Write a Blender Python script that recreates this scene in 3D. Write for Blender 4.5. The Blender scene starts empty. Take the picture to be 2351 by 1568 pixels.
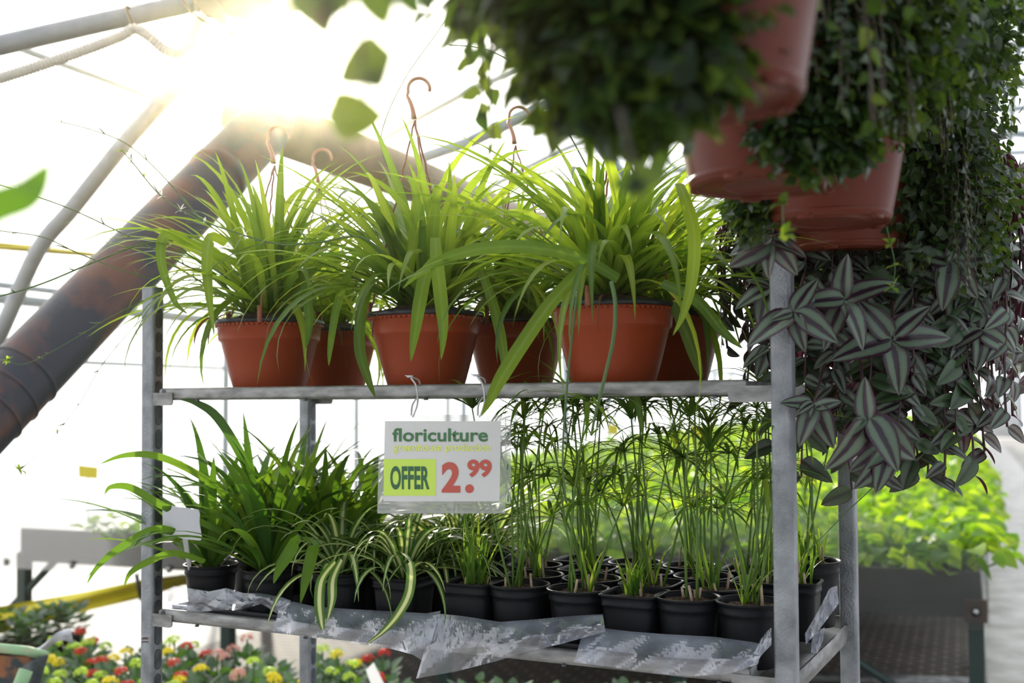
import bpy, math, random
import numpy as np
from mathutils import Vector, Matrix
R = random.Random(7)
NR = np.random.default_rng(11)
PI = math.pi
scn = bpy.context.scene
COL = scn.collection
EYE = 1.62

# ------------------------------------------------------------------ camera
FPX, PITCH, ROLL, SY = 2594.8, 0.0301, -0.0063, 61.3
fwd = Vector((0, math.cos(PITCH), math.sin(PITCH)))
up0 = Vector((0, -math.sin(PITCH), math.cos(PITCH)))
r0 = Vector((1, 0, 0)); d0 = -up0
cr, sr = math.cos(ROLL), math.sin(ROLL)
cam_r = r0 * cr - d0 * sr
cam_d = r0 * sr + d0 * cr
cam_u = -cam_d
CAM = Vector((0, 0, EYE))
cd = bpy.data.cameras.new('camera'); cam = bpy.data.objects.new('camera', cd); COL.objects.link(cam)
m = Matrix((cam_r, cam_u, -fwd)).transposed().to_4x4(); m.translation = CAM
cam.matrix_world = m
cd.sensor_width = 36; cd.lens = 36 * FPX / 2351.0
cd.shift_y = SY / 2351.0
cd.clip_start = 0.05; cd.clip_end = 300
cd.dof.use_dof = True; cd.dof.focus_distance = 1.98; cd.dof.aperture_fstop = 3.4
scn.camera = cam

def ray(px, py):
    return fwd + cam_r * ((px - 1175.5) / FPX) + cam_d * ((py - 784 - SY) / FPX)
def atY(px, py, Y):
    d = ray(px, py); return CAM + d * (Y / d.y)
def atZ(px, py, z):
    d = ray(px, py); return CAM + d * ((z - EYE) / d.z)
def atPlane(px, py, P, n):
    d = ray(px, py); return CAM + d * ((P - CAM).dot(n) / d.dot(n))

# rack frame (u along the long front, v away from the viewer)
TH = 0.4654
RU = Vector((math.cos(TH), -math.sin(TH), 0)); RV = Vector((math.sin(TH), math.cos(TH), 0))
R0 = Vector((-0.7741, 2.3549, 0))
RL, RD, PW = 1.35, 0.565, 0.0335
def rk(u, v, z=0.0): return R0 + RU * u + RV * v + Vector((0, 0, z))
def to_rk(p): q = Vector((p.x, p.y, 0)) - R0; return q.dot(RU), q.dot(RV)
# greenhouse frame (s along the tunnel, t to the right)
TA = 0.380
SA = Vector((math.sin(TA), math.cos(TA), 0)); ST = Vector((math.cos(TA), -math.sin(TA), 0))
def tn(s, t, z=0.0): return SA * s + ST * t + Vector((0, 0, z))
ZU = EYE + 0.0338      # top of the upper shelf lip
ZL = EYE - 0.4199      # top of the lower shelf lip

# ------------------------------------------------------------------ mesh tools
class MB:
    def __init__(s): s.v = []; s.f = []; s.uv = []; s.rn = []; s.n = 0; s.hasuv = False
    def add(s, verts, faces, uvs=None, rnd=0.5):
        verts = np.asarray([tuple(x) for x in verts] if not isinstance(verts, np.ndarray) else verts, dtype=float).reshape(-1, 3)
        k = len(verts); s.v.append(verts)
        for f in faces: s.f.append(tuple(i + s.n for i in f))
        if uvs is None: uvs = np.zeros((k, 2))
        else: s.hasuv = True
        s.uv.append(np.asarray(uvs, dtype=float)); s.rn.append(np.full(k, rnd) if np.isscalar(rnd) else np.asarray(rnd))
        s.n += k
    def box(s, c, size, ax=None, rnd=0.5):
        c = Vector(c); X, Y, Z = ax if ax else (Vector((1, 0, 0)), Vector((0, 1, 0)), Vector((0, 0, 1)))
        vs = []
        for i in (-.5, .5):
            for j in (-.5, .5):
                for k in (-.5, .5): vs.append(c + X * (i * size[0]) + Y * (j * size[1]) + Z * (k * size[2]))
        s.add(vs, [(0, 1, 3, 2), (4, 6, 7, 5), (0, 4, 5, 1), (2, 3, 7, 6), (0, 2, 6, 4), (1, 5, 7, 3)], rnd=rnd)
    def tube(s, pts, r, seg=8, caps=True, flat=1.0, uvlen=1.0):
        pts = [Vector(p) for p in pts]; n = len(pts)
        rr = r if isinstance(r, (list, tuple)) else [r] * n
        vs = []; uv = []; prev = None
        L = 0
        for i in range(n):
            d = (pts[min(i + 1, n - 1)] - pts[max(i - 1, 0)]).normalized()
            if prev is None:
                a = Vector((0, 0, 1)) if abs(d.z) < .9 else Vector((1, 0, 0))
                x = d.cross(a).normalized()
            else:
                x = (prev - d * prev.dot(d)).normalized()
            prev = x; y = d.cross(x)
            if i: L += (pts[i] - pts[i - 1]).length
            for k in range(seg):
                a = 2 * PI * k / seg
                vs.append(pts[i] + (x * math.cos(a) + y * math.sin(a) * flat) * rr[i]); uv.append((k / seg, L * uvlen))
        fs = []
        for i in range(n - 1):
            for k in range(seg):
                fs.append((i * seg + k, i * seg + (k + 1) % seg, (i + 1) * seg + (k + 1) % seg, (i + 1) * seg + k))
        if caps:
            fs.append(tuple(range(seg))[::-1]); fs.append(tuple((n - 1) * seg + k for k in range(seg)))
        s.add(vs, fs, uv)
    def lathe(s, prof, c=(0, 0, 0), seg=40, sq=0.0, rot=0.0, close=False):
        # prof: [(r,z)]; sq: 0 round .. 1 square
        vs = []
        for (r, z) in prof:
            for k in range(seg):
                a = 2 * PI * k / seg
                f = 1.0
                if sq > 0:
                    p = 2 + 5 * sq
                    f = (abs(math.cos(a)) ** p + abs(math.sin(a)) ** p) ** (-1 / p)
                x, y = r * f * math.cos(a), r * f * math.sin(a)
                vs.append((c[0] + x * math.cos(rot) - y * math.sin(rot), c[1] + x * math.sin(rot) + y * math.cos(rot), c[2] + z))
        fs = []
        n = len(prof)
        for i in range(n - 1):
            for k in range(seg):
                fs.append((i * seg + k, i * seg + (k + 1) % seg, (i + 1) * seg + (k + 1) % seg, (i + 1) * seg + k))
        if close:
            fs.append(tuple(range(seg))[::-1]); fs.append(tuple((n - 1) * seg + k for k in range(seg)))
        s.add(vs, fs)
    def grid(s, P, uvs=None, rnd=0.5, closed=False):
        P = np.asarray([[tuple(q) for q in row] for row in P] if not isinstance(P, np.ndarray) else P)
        a, b = P.shape[:2]
        fs = [(i * b + j, i * b + j + 1, (i + 1) * b + j + 1, (i + 1) * b + j) for i in range(a - 1) for j in range(b - 1)]
        if uvs is None:
            uvs = [(j / (b - 1), i / (a - 1)) for i in range(a) for j in range(b)]
        s.add(P.reshape(-1, 3), fs, uvs, rnd)
    def scatter(s, tmpl, mats, pos, rnd):
        # tmpl: (verts(N,3), faces, uv(N,2)); mats (M,3,3) ; pos (M,3)
        tv, tf, tu = tmpl; N = len(tv); M = len(pos)
        V_ = np.einsum('mij,nj->mni', mats, tv) + pos[:, None, :]
        s.v.append(V_.reshape(-1, 3))
        tf = list(tf)
        for mi in range(M):
            o = s.n + mi * N
            for f in tf: s.f.append(tuple(i + o for i in f))
        s.uv.append(np.tile(tu, (M, 1))); s.rn.append(np.repeat(rnd, N)); s.n += M * N; s.hasuv = True
    def build(s, name, mat, parent=None, smooth=True, loc=None, solid=0.0):
        me = bpy.data.meshes.new(name)
        V_ = np.concatenate(s.v) if s.v else np.zeros((0, 3))
        if loc is not None: V_ = V_ - np.array(tuple(loc))
        nf = len(s.f); ls = np.fromiter((len(f) for f in s.f), dtype=np.int32, count=nf)
        idx = np.fromiter((i for f in s.f for i in f), dtype=np.int32, count=int(ls.sum()))
        me.vertices.add(len(V_)); me.vertices.foreach_set('co', V_.ravel().astype(np.float32))
        me.loops.add(len(idx)); me.loops.foreach_set('vertex_index', idx)
        me.polygons.add(nf)
        st = np.zeros(nf, dtype=np.int32); st[1:] = np.cumsum(ls)[:-1]
        me.polygons.foreach_set('loop_start', st); me.polygons.foreach_set('loop_total', ls)
        me.polygons.foreach_set('use_smooth', np.full(nf, smooth))
        if s.hasuv:
            uv = np.concatenate(s.uv)[idx]
            l = me.uv_layers.new(name='UVMap'); l.data.foreach_set('uv', uv.ravel().astype(np.float32))
        at = me.attributes.new('rnd', 'FLOAT', 'POINT'); at.data.foreach_set('value', np.concatenate(s.rn).astype(np.float32))
        me.update(calc_edges=True); me.validate()
        if mat: me.materials.append(mat)
        o = bpy.data.objects.new(name, me); COL.objects.link(o)
        if loc is not None and parent is None: o.location = loc
        if parent is not None: o.parent = parent
        if solid:
            md = o.modifiers.new('solid', 'SOLIDIFY'); md.thickness = solid
        return o

def tag(o, label=None, cat=None, group=None, kind=None):
    if label: o['label'] = label
    if cat: o['category'] = cat
    if group: o['group'] = group
    if kind: o['kind'] = kind
    return o
def thing(name, label, cat, loc=(0, 0, 0), rz=0.0, group=None):
    o = bpy.data.objects.new(name, None); COL.objects.link(o)
    o.location = loc; o.rotation_euler = (0, 0, rz); o.empty_display_size = .05
    return tag(o, label, cat, group)
def copy_tree(o, parent=None):
    c = o.copy(); COL.objects.link(c)
    if parent is not None: c.parent = parent
    for ch in list(o.children): copy_tree(ch, c)
    return c

# ------------------------------------------------------------------ materials
def newmat(name):
    mt = bpy.data.materials.new(name); mt.use_nodes = True
    nt = mt.node_tree; nt.nodes.clear()
    out = nt.nodes.new('ShaderNodeOutputMaterial')
    return mt, nt, out
def N(nt, t, **kw):
    n = nt.nodes.new(t)
    for k, v in kw.items():
        if k.startswith('_'): setattr(n, k[1:], v)
        else:
            key = k.replace('__', ' ')
            n.inputs[key].default_value = v
    return n
def c4(c): return (c[0], c[1], c[2], 1.0)
def pmat(name, col, rough=.5, metal=0.0, col2=None, scale=20.0, bump=0.0, bscale=60.0, spec=.5, detail=4.0, lo=.35, hi=.65, coat=0.0, stretch=None):
    mt, nt, out = newmat(name)
    b = N(nt, 'ShaderNodeBsdfPrincipled', Roughness=rough, Metallic=metal)
    b.inputs['Base Color'].default_value = c4(col)
    b.inputs['Specular IOR Level'].default_value = spec
    b.inputs['Coat Weight'].default_value = coat
    tc = N(nt, 'ShaderNodeTexCoord')
    src = tc.outputs['Object']
    if stretch:
        mp = N(nt, 'ShaderNodeMapping'); mp.inputs['Scale'].default_value = stretch
        nt.links.new(src, mp.inputs[0]); src = mp.outputs[0]
    if col2:
        n = N(nt, 'ShaderNodeTexNoise', Scale=scale, Detail=detail)
        r = N(nt, 'ShaderNodeValToRGB')
        r.color_ramp.elements[0].position = lo; r.color_ramp.elements[1].position = hi
        r.color_ramp.elements[0].color = c4(col); r.color_ramp.elements[1].color = c4(col2)
        nt.links.new(src, n.inputs['Vector']); nt.links.new(n.outputs['Fac'], r.inputs[0]); nt.links.new(r.outputs[0], b.inputs['Base Color'])
    if bump:
        n2 = N(nt, 'ShaderNodeTexNoise', Scale=bscale, Detail=5.0)
        bp = N(nt, 'ShaderNodeBump', Strength=bump, Distance=.01)
        nt.links.new(src, n2.inputs['Vector']); nt.links.new(n2.outputs['Fac'], bp.inputs['Height']); nt.links.new(bp.outputs[0], b.inputs['Normal'])
    nt.links.new(b.outputs[0], out.inputs[0])
    return mt

def leafmat(name, stops, trans, back=None, rough=.38, mixf=.45, var=.35, hue=0.03, vein=0.0, tmul=None, spec=.3):
    """stops: [(pos, colour)] across the half blade (0 midrib .. 1 edge)"""
    mt, nt, out = newmat(name)
    uv = N(nt, 'ShaderNodeUVMap'); sp = N(nt, 'ShaderNodeSeparateXYZ'); nt.links.new(uv.outputs[0], sp.inputs[0])
    a = N(nt, 'ShaderNodeMath', _operation='SUBTRACT'); a.inputs[1].default_value = .5; nt.links.new(sp.outputs[0], a.inputs[0])
    ab = N(nt, 'ShaderNodeMath', _operation='ABSOLUTE'); nt.links.new(a.outputs[0], ab.inputs[0])
    m2 = N(nt, 'ShaderNodeMath', _operation='MULTIPLY'); m2.inputs[1].default_value = 2; nt.links.new(ab.outputs[0], m2.inputs[0])
    val = m2.outputs[0]
    if vein:
        tcn = N(nt, 'ShaderNodeTexCoord'); ns = N(nt, 'ShaderNodeTexNoise', Scale=90.0, Detail=3.0)
        nt.links.new(tcn.outputs['Object'], ns.inputs['Vector'])
        mm = N(nt, 'ShaderNodeMath', _operation='MULTIPLY_ADD'); mm.inputs[1].default_value = vein
        nt.links.new(ns.outputs['Fac'], mm.inputs[0]); 
        su = N(nt, 'ShaderNodeMath', _operation='SUBTRACT'); su.inputs[1].default_value = vein * .5
        nt.links.new(val, su.inputs[0]); nt.links.new(su.outputs[0], mm.inputs[2]); val = mm.outputs[0]
    rp = N(nt, 'ShaderNodeValToRGB'); el = rp.color_ramp.elements
    el[0].position = stops[0][0]; el[0].color = c4(stops[0][1]); el[1].position = stops[-1][0]; el[1].color = c4(stops[-1][1])
    for p, c in stops[1:-1]:
        e = el.new(p); e.color = c4(c)
    nt.links.new(val, rp.inputs[0])
    at = N(nt, 'ShaderNodeAttribute', _attribute_name='rnd')
    hv = N(nt, 'ShaderNodeHueSaturation')
    mr = N(nt, 'ShaderNodeMapRange'); mr.inputs['To Min'].default_value = 1 - var; mr.inputs['To Max'].default_value = 1 + var
    mh = N(nt, 'ShaderNodeMapRange'); mh.inputs['To Min'].default_value = .5 + hue * .4; mh.inputs['To Max'].default_value = .5 - hue
    nt.links.new(at.outputs['Fac'], mr.inputs[0]); nt.links.new(at.outputs['Fac'], mh.inputs[0])
    nt.links.new(mr.outputs[0], hv.inputs['Value']); nt.links.new(mh.outputs[0], hv.inputs['Hue'])
    nt.links.new(rp.outputs[0], hv.inputs['Color'])
    colr = hv.outputs[0]
    b = N(nt, 'ShaderNodeBsdfPrincipled', Roughness=rough); b.inputs['Specular IOR Level'].default_value = spec
    if back:
        ge = N(nt, 'ShaderNodeNewGeometry'); mx = N(nt, 'ShaderNodeMix', _data_type='RGBA')
        nt.links.new(ge.outputs['Backfacing'], mx.inputs[0]); nt.links.new(colr, mx.inputs[6]); mx.inputs[7].default_value = c4(back)
        nt.links.new(mx.outputs[2], b.inputs['Base Color'])
    else:
        nt.links.new(colr, b.inputs['Base Color'])
    tr = N(nt, 'ShaderNodeBsdfTranslucent')
    if tmul:   # translucent colour follows the pattern
        mm2 = N(nt, 'ShaderNodeMix', _data_type='RGBA', _blend_type='MULTIPLY'); mm2.inputs[0].default_value = 1
        nt.links.new(colr, mm2.inputs[6]); mm2.inputs[7].default_value = c4(tmul); mm2.clamp_result = False
        nt.links.new(mm2.outputs[2], tr.inputs[0])
    else:
        h2 = N(nt, 'ShaderNodeHueSaturation', Color=c4(trans)); nt.links.new(mr.outputs[0], h2.inputs['Value']); nt.links.new(mh.outputs[0], h2.inputs['Hue'])
        nt.links.new(h2.outputs[0], tr.inputs[0])
    ms = N(nt, 'ShaderNodeMixShader'); ms.inputs[0].default_value = mixf
    nt.links.new(b.outputs[0], ms.inputs[1]); nt.links.new(tr.outputs[0], ms.inputs[2]); nt.links.new(ms.outputs[0], out.inputs[0])
    return mt

def filmmat(name, col, tfac, gloss=0.0, translucent=True, tl=.5, rough=.15, ribs=0.0, ribax=0, ribdir=None, wrinkle=0.0):
    mt, nt, out = newmat(name)
    t = N(nt, 'ShaderNodeBsdfTransparent', Color=(1, 1, 1, 1))
    d = N(nt, 'ShaderNodeBsdfTranslucent' if translucent else 'ShaderNodeBsdfDiffuse', Color=c4(col))
    dd = N(nt, 'ShaderNodeBsdfDiffuse', Color=c4(col)); m0 = N(nt, 'ShaderNodeMixShader'); m0.inputs[0].default_value = 1 - tl
    nt.links.new(d.outputs[0], m0.inputs[1]); nt.links.new(dd.outputs[0], m0.inputs[2])
    m1 = N(nt, 'ShaderNodeMixShader'); m1.inputs[0].default_value = 1 - tfac
    nt.links.new(t.outputs[0], m1.inputs[1]); nt.links.new(m0.outputs[0], m1.inputs[2])
    last = m1
    if wrinkle:
        tcw = N(nt, 'ShaderNodeTexCoord'); nw_ = N(nt, 'ShaderNodeTexNoise', Scale=9.0, Detail=6.0); nt.links.new(tcw.outputs['Object'], nw_.inputs['Vector'])
        mw = N(nt, 'ShaderNodeMapRange'); mw.inputs['From Min'].default_value = .38; mw.inputs['From Max'].default_value = .66; mw.inputs['To Min'].default_value = .12; mw.inputs['To Max'].default_value = .62
        nt.links.new(nw_.outputs['Fac'], mw.inputs[0]); nt.links.new(mw.outputs[0], m1.inputs[0])
    if ribs:
        tc = N(nt, 'ShaderNodeTexCoord'); dt = N(nt, 'ShaderNodeVectorMath', _operation='DOT_PRODUCT'); dt.inputs[1].default_value = ribdir
        nt.links.new(tc.outputs['Object'], dt.inputs[0])
        k = N(nt, 'ShaderNodeMath', _operation='MULTIPLY'); k.inputs[1].default_value = ribs; nt.links.new(dt.outputs['Value'], k.inputs[0])
        sn = N(nt, 'ShaderNodeMath', _operation='SINE'); nt.links.new(k.outputs[0], sn.inputs[0])
        mr = N(nt, 'ShaderNodeMapRange'); mr.inputs['From Min'].default_value = .55; mr.inputs['From Max'].default_value = 1
        mr.inputs['To Min'].default_value = 1 - tfac; mr.inputs['To Max'].default_value = min(1, 1 - tfac + .15)
        nt.links.new(sn.outputs[0], mr.inputs[0]); nt.links.new(mr.outputs[0], m1.inputs[0])
    if gloss:
        g = N(nt, 'ShaderNodeBsdfGlossy', Roughness=rough, Color=(1, 1, 1, 1))
        fr = N(nt, 'ShaderNodeFresnel', IOR=1.5); mu = N(nt, 'ShaderNodeMath', _operation='MULTIPLY_ADD'); mu.inputs[1].default_value = gloss; mu.inputs[2].default_value = .03
        nt.links.new(fr.outputs[0], mu.inputs[0])
        m2 = N(nt, 'ShaderNodeMixShader'); nt.links.new(mu.outputs[0], m2.inputs[0]); nt.links.new(m1.outputs[0], m2.inputs[1]); nt.links.new(g.outputs[0], m2.inputs[2])
        last = m2
    nt.links.new(last.outputs[0], out.inputs[0])
    return mt

M = {}
M['zinc'] = pmat('zinc', (.17, .185, .20), .48, .55, (.34, .36, .385), 26, .25, 220, detail=7, lo=.3, hi=.72)
M['zinc_dark'] = pmat('zinc_dark', (.055, .065, .075), .5, .5, (.12, .135, .15), 30, .2, 160)
M['zinc_light'] = pmat('zinc_light', (.17, .17, .168), .42, .6, (.34, .34, .335), 22, .2, 200, stretch=(1, 1, 3))
M['rust_mark'] = pmat('rust_mark', (.08, .05, .035), .8)
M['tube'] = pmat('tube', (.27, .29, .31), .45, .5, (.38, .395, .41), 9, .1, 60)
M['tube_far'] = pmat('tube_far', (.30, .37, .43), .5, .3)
M['duct'] = pmat('duct', (.028, .034, .052), .42, .1, (.13, .055, .040), 6.5, .15, 30, detail=9, lo=.44, hi=.62, spec=.35)
M['duct2'] = pmat('duct2', (.16, .12, .08), .45, .2, (.26, .19, .12), 5, .1, 20)
M['hose'] = pmat('hose', (.62, .58, .50), .5)
M['strap'] = pmat('strap', (.16, .12, .06), .5)
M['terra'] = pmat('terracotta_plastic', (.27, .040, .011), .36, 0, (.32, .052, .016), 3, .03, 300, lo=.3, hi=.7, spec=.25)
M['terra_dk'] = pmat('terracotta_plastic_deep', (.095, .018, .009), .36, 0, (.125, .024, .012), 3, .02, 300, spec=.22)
M['blackpl'] = pmat('black_plastic', (.004, .0045, .006), .46, 0, (.009, .010, .013), 8, .05, 200, stretch=(1, 1, .1), spec=.18)
M['rim_black'] = pmat('black_rim', (.010, .013, .022), .30)
M['soil'] = pmat('soil', (.035, .018, .010), .9, 0, (.13, .075, .045), 160, 1.0, 220, detail=8)
M['hookp'] = pmat('hook_plastic', (.52, .25, .15), .4)
M['cord'] = pmat('cord_plastic', (.30, .10, .06), .45)
M['white'] = pmat('white_plastic', (.60, .60, .64), .4)
M['paper'] = pmat('paper_white', (.93, .93, .93), .7)
M['paper'] = filmmat('paper_card', (.98, .98, .98), 0.0, translucent=True, tl=.5)
M['ink_green'] = pmat('ink_green', (.075, .20, .085), .7)
M['ink_dkgreen'] = pmat('ink_dark_green', (.055, .15, .075), .7)
M['ink_lime'] = pmat('ink_lime', (.78, .86, .16), .7)
M['patch'] = pmat('patch_lime', (.62, .83, .13), .7)
M['ink_red'] = pmat('ink_red', (.55, .115, .085), .7)
M['yellow'] = pmat('yellow_plastic', (.80, .66, .02), .45)
M['redtag'] = pmat('red_plastic', (.75, .08, .08), .5)
M['stick'] = pmat('stick_brown', (.12, .05, .03), .6)
M['dkgreen'] = pmat('dark_green_paint', (.012, .035, .03), .45)
M['green_rail'] = pmat('green_paint', (.30, .50, .27), .5, 0, (.46, .36, .26), 9, .2, 60, lo=.5, hi=.7)
M['rusty'] = pmat('rusty_panel', (.02, .04, .05), .6, 0, (.30, .11, .04), 28, .3, 80, detail=9, lo=.45, hi=.6)
M['bolt'] = pmat('bolt_metal', (.5, .5, .5), .3, .9)
M['rubber'] = pmat('rubber', (.015, .015, .018), .6)
M['floor'] = pmat('floor_concrete', (.34, .32, .29), .7, 0, (.44, .42, .385), 2.2, .1, 20, detail=6)
M['path'] = pmat('path_concrete', (.34, .31, .28), .45, 0, (.62, .60, .57), 3.5, .25, 14, detail=9, lo=.38, hi=.62)
M['bench'] = pmat('bench_tray', (.05, .05, .05), .7)
M['tray'] = pmat('tray_black', (.012, .012, .014), .4)
M['film'] = filmmat('greenhouse_film', (.92, .94, .97), .55)
M['poly'] = filmmat('polycarbonate', (.035, .044, .047), .66, gloss=.2, ribs=520.0, ribdir=tuple(ST))
M['wrap'] = filmmat('plastic_wrap', (.62, .68, .85), .70, gloss=2.2, rough=.07, translucent=True, wrinkle=1)
M['sleeve'] = filmmat('clear_sleeve', (.96, .97, .97), .62, gloss=.3, rough=.12, translucent=True, tl=.85)
M['doorwhite'] = pmat('door_white', (.85, .87, .9), .5)
# ground cover: dark woven fabric
mt, nt, out = newmat('woven_ground_cover')
b = N(nt, 'ShaderNodeBsdfPrincipled', Roughness=.75); tc = N(nt, 'ShaderNodeTexCoord'); mp = N(nt, 'ShaderNodeMapping'); mp.inputs['Rotation'].default_value = (0, 0, TA)
nt.links.new(tc.outputs['Object'], mp.inputs[0])
br = N(nt, 'ShaderNodeTexBrick', Scale=6.0); br.inputs['Color1'].default_value = (.05, .038, .028, 1); br.inputs['Color2'].default_value = (.12, .092, .07, 1)
br.inputs['Mortar'].default_value = (.42, .36, .30, 1); br.inputs['Mortar Size'].default_value = .06; br.inputs['Brick Width'].default_value = .8; br.inputs['Row Height'].default_value = .5
nt.links.new(mp.outputs[0], br.inputs['Vector'])
ns = N(nt, 'ShaderNodeTexNoise', Scale=3.0, Detail=4.0); nt.links.new(tc.outputs['Object'], ns.inputs['Vector'])
mx = N(nt, 'ShaderNodeMix', _data_type='RGBA', _blend_type='MULTIPLY'); mx.inputs[0].default_value = .8
nt.links.new(br.outputs[0], mx.inputs[6]); nt.links.new(ns.outputs['Fac'], mx.inputs[7]); nt.links.new(mx.outputs[2], b.inputs['Base Color']); nt.links.new(b.outputs[0], out.inputs[0])
M['weave'] = mt

G1, G2 = (.085, .19, .035), (.12, .24, .05)
M['spider'] = leafmat('spider_leaf', [(0, (.13, .22, .07)), (.16, (.085, .17, .04)), (.3, (.050, .125, .020)), (1, (.045, .115, .018))], (.45, .70, .04), rough=.33, mixf=.42, var=.4, hue=.035)
M['chloro'] = leafmat('dark_chloro_leaf', [(0, (.05, .12, .02)), (.25, (.030, .095, .014)), (1, (.028, .085, .012))], (.22, .48, .025), rough=.34, mixf=.36, var=.35, hue=.03)
M['varieg'] = leafmat('variegated_leaf', [(0, (.66, .68, .40)), (.30, (.62, .66, .36)), (.42, (.10, .20, .05)), (1, (.06, .15, .03))], (1, 1, 1), rough=.36, mixf=.42, var=.25, hue=.03, tmul=(1.25, 1.35, .7))
M['papyrus'] = leafmat('papyrus_leaf', [(0, (.06, .15, .025)), (1, (.045, .13, .018))], (.34, .60, .05), rough=.42, mixf=.42, var=.45, hue=.04)
M['papstem'] = leafmat('papyrus_stem', [(0, (.12, .24, .05)), (1, (.10, .22, .04))], (.34, .55, .06), rough=.45, mixf=.25, var=.4, hue=.05)
M['drystem'] = pmat('dry_stem', (.34, .23, .15), .7, 0, (.50, .38, .27), 60)
M['stolon'] = leafmat('runner_stem', [(0, (.10, .18, .07)), (1, (.10, .18, .07))], (.3, .45, .1), rough=.45, mixf=.2, var=.2)
M['petal_w'] = leafmat('white_petal', [(0, (.75, .75, .68)), (1, (.8, .8, .75))], (.8, .8, .7), mixf=.4, var=.1, hue=0)
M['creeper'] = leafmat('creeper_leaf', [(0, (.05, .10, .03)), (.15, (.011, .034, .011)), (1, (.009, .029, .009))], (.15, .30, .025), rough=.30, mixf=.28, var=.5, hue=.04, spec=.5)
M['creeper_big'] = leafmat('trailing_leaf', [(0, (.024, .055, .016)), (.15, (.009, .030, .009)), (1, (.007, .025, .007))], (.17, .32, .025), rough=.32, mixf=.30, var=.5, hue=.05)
M['zebrina'] = leafmat('zebrina_leaf', [(0, (.016, .010, .018)), (.17, (.020, .010, .022)), (.25, (.085, .14, .095)), (.50, (.12, .18, .125)), (.74, (.08, .13, .09)), (.82, (.020, .010, .020)), (1, (.035, .008, .025))], (.20, .02, .06), back=(.075, .008, .030), rough=.34, mixf=.12, var=.3, hue=.01, vein=.16, spec=.5)
M['zeb_dark'] = leafmat('zebrina_green_leaf', [(0, (.016, .030, .012)), (.08, (.018, .040, .016)), (.3, (.036, .080, .034)), (.85, (.050, .105, .042)), (.95, (.022, .014, .02)), (1, (.035, .008, .025))], (.15, .03, .05), back=(.075, .008, .030), rough=.34, mixf=.12, var=.25, hue=.01, vein=.12, spec=.5)
M['zebstem'] = pmat('zebrina_stem', (.06, .025, .03), .5)
M['vinestem'] = pmat('vine_stem', (.05, .035, .02), .6)
M['bedleaf'] = leafmat('bed_leaf', [(0, (.16, .32, .05)), (1, (.12, .28, .03))], (.50, .85, .03), rough=.38, mixf=.50, var=.35, hue=.04)
M['kal'] = leafmat('kalanchoe_leaf', [(0, (.05, .11, .05)), (1, (.035, .095, .038))], (.14, .34, .04), rough=.30, mixf=.22, var=.5, hue=.02, spec=.5)
M['kalstem'] = pmat('kalanchoe_stem', (.10, .20, .06), .5)
def petal(name, c): return leafmat(name, [(0, c), (1, c)], tuple(min(1, x * 1.2) for x in c), rough=.5, mixf=.3, var=.25, hue=0)
M['fl_red'] = petal('red_petal', (.62, .045, .03)); M['fl_yel'] = petal('yellow_petal', (.85, .70, .03))
M['fl_lime'] = petal('lime_petal', (.60, .78, .10)); M['fl_pink'] = petal('pink_petal', (.72, .38, .32)); M['fl_mag'] = petal('magenta_petal', (.75, .12, .35))
M['deadleaf'] = leafmat('dead_leaf', [(0, (.10, .05, .03)), (1, (.13, .07, .04))], (.3, .15, .05), rough=.7, mixf=.2, var=.4)

# ------------------------------------------------------------------ leaves
def strap(mb, base, az, e0, L, droop, w, n=12, p=1.5, fold=.25, twist=0.0, swerve=0.0, rnd=None, basew=.55, tipsharp=1.6, wave=0.0):
    """a long blade; e0 start elevation, droop total bend (rad)"""
    rnd = R.random() if rnd is None else rnd
    pos = np.array(tuple(base)); P = [pos.copy()]; D = []
    ds = L / n
    for i in range(n + 1):
        s = i / n
        e = e0 - droop * s ** p
        a = az + swerve * s * s
        d = np.array((math.cos(e) * math.cos(a), math.cos(e) * math.sin(a), math.sin(e)))
        D.append(d)
        if i < n: pos = pos + d * ds; P.append(pos.copy())
    rows = []; uv = []
    ph = R.random() * 6
    for i in range(n + 1):
        s = i / n; a = az + swerve * s * s
        side = np.array((-math.sin(a), math.cos(a), 0.0)); d = D[i]
        nrm = np.cross(d, side)
        tw = twist * s
        sd = side * math.cos(tw) + nrm * math.sin(tw); nn = np.cross(d, sd)
        ww = w * (basew + (1 - basew) * min(1, s / .35)) * (max(0.0, 1 - max(0, (s - .4) / .6) ** tipsharp)) * .5 + 1e-4
        f = fold * (1 - .5 * s)
        k = 1 + wave * math.sin(ph + s * 14)
        rows.append([P[i] + sd * ww * k - nn * (-f * ww), P[i], P[i] - sd * ww * k - nn * (-f * ww)])
        uv += [(0, s), (.5, s), (1, s)]
    mb.grid(np.array(rows), uv, rnd)
    return P[-1], P

def rosette(mb, base, n, L, w, e_lo, e_hi, dr_lo, dr_hi, r0=.012, az0=None, azr=None, **kw):
    for i in range(n):
        q = (i + .5) / n
        az = (i * 2.39996 + R.uniform(-.25, .25)) if azr is None else R.uniform(*azr)
        e = e_lo + (e_hi - e_lo) * (1 - q) ** .8 + R.uniform(-.12, .12)
        l = L * R.uniform(.72, 1.12) * (1.0 if q > .15 else .8)
        dr = R.uniform(dr_lo, dr_hi)
        rr = r0 * (q ** .5)
        b = (base[0] + math.cos(az) * rr, base[1] + math.sin(az) * rr, base[2])
        strap(mb, b, az, e, l, dr, w * R.uniform(.7, 1.15), swerve=R.uniform(-.35, .35), twist=R.uniform(-.5, .5), p=R.uniform(1.2, 2.1), fold=R.uniform(.2, .5), **kw)

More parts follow.
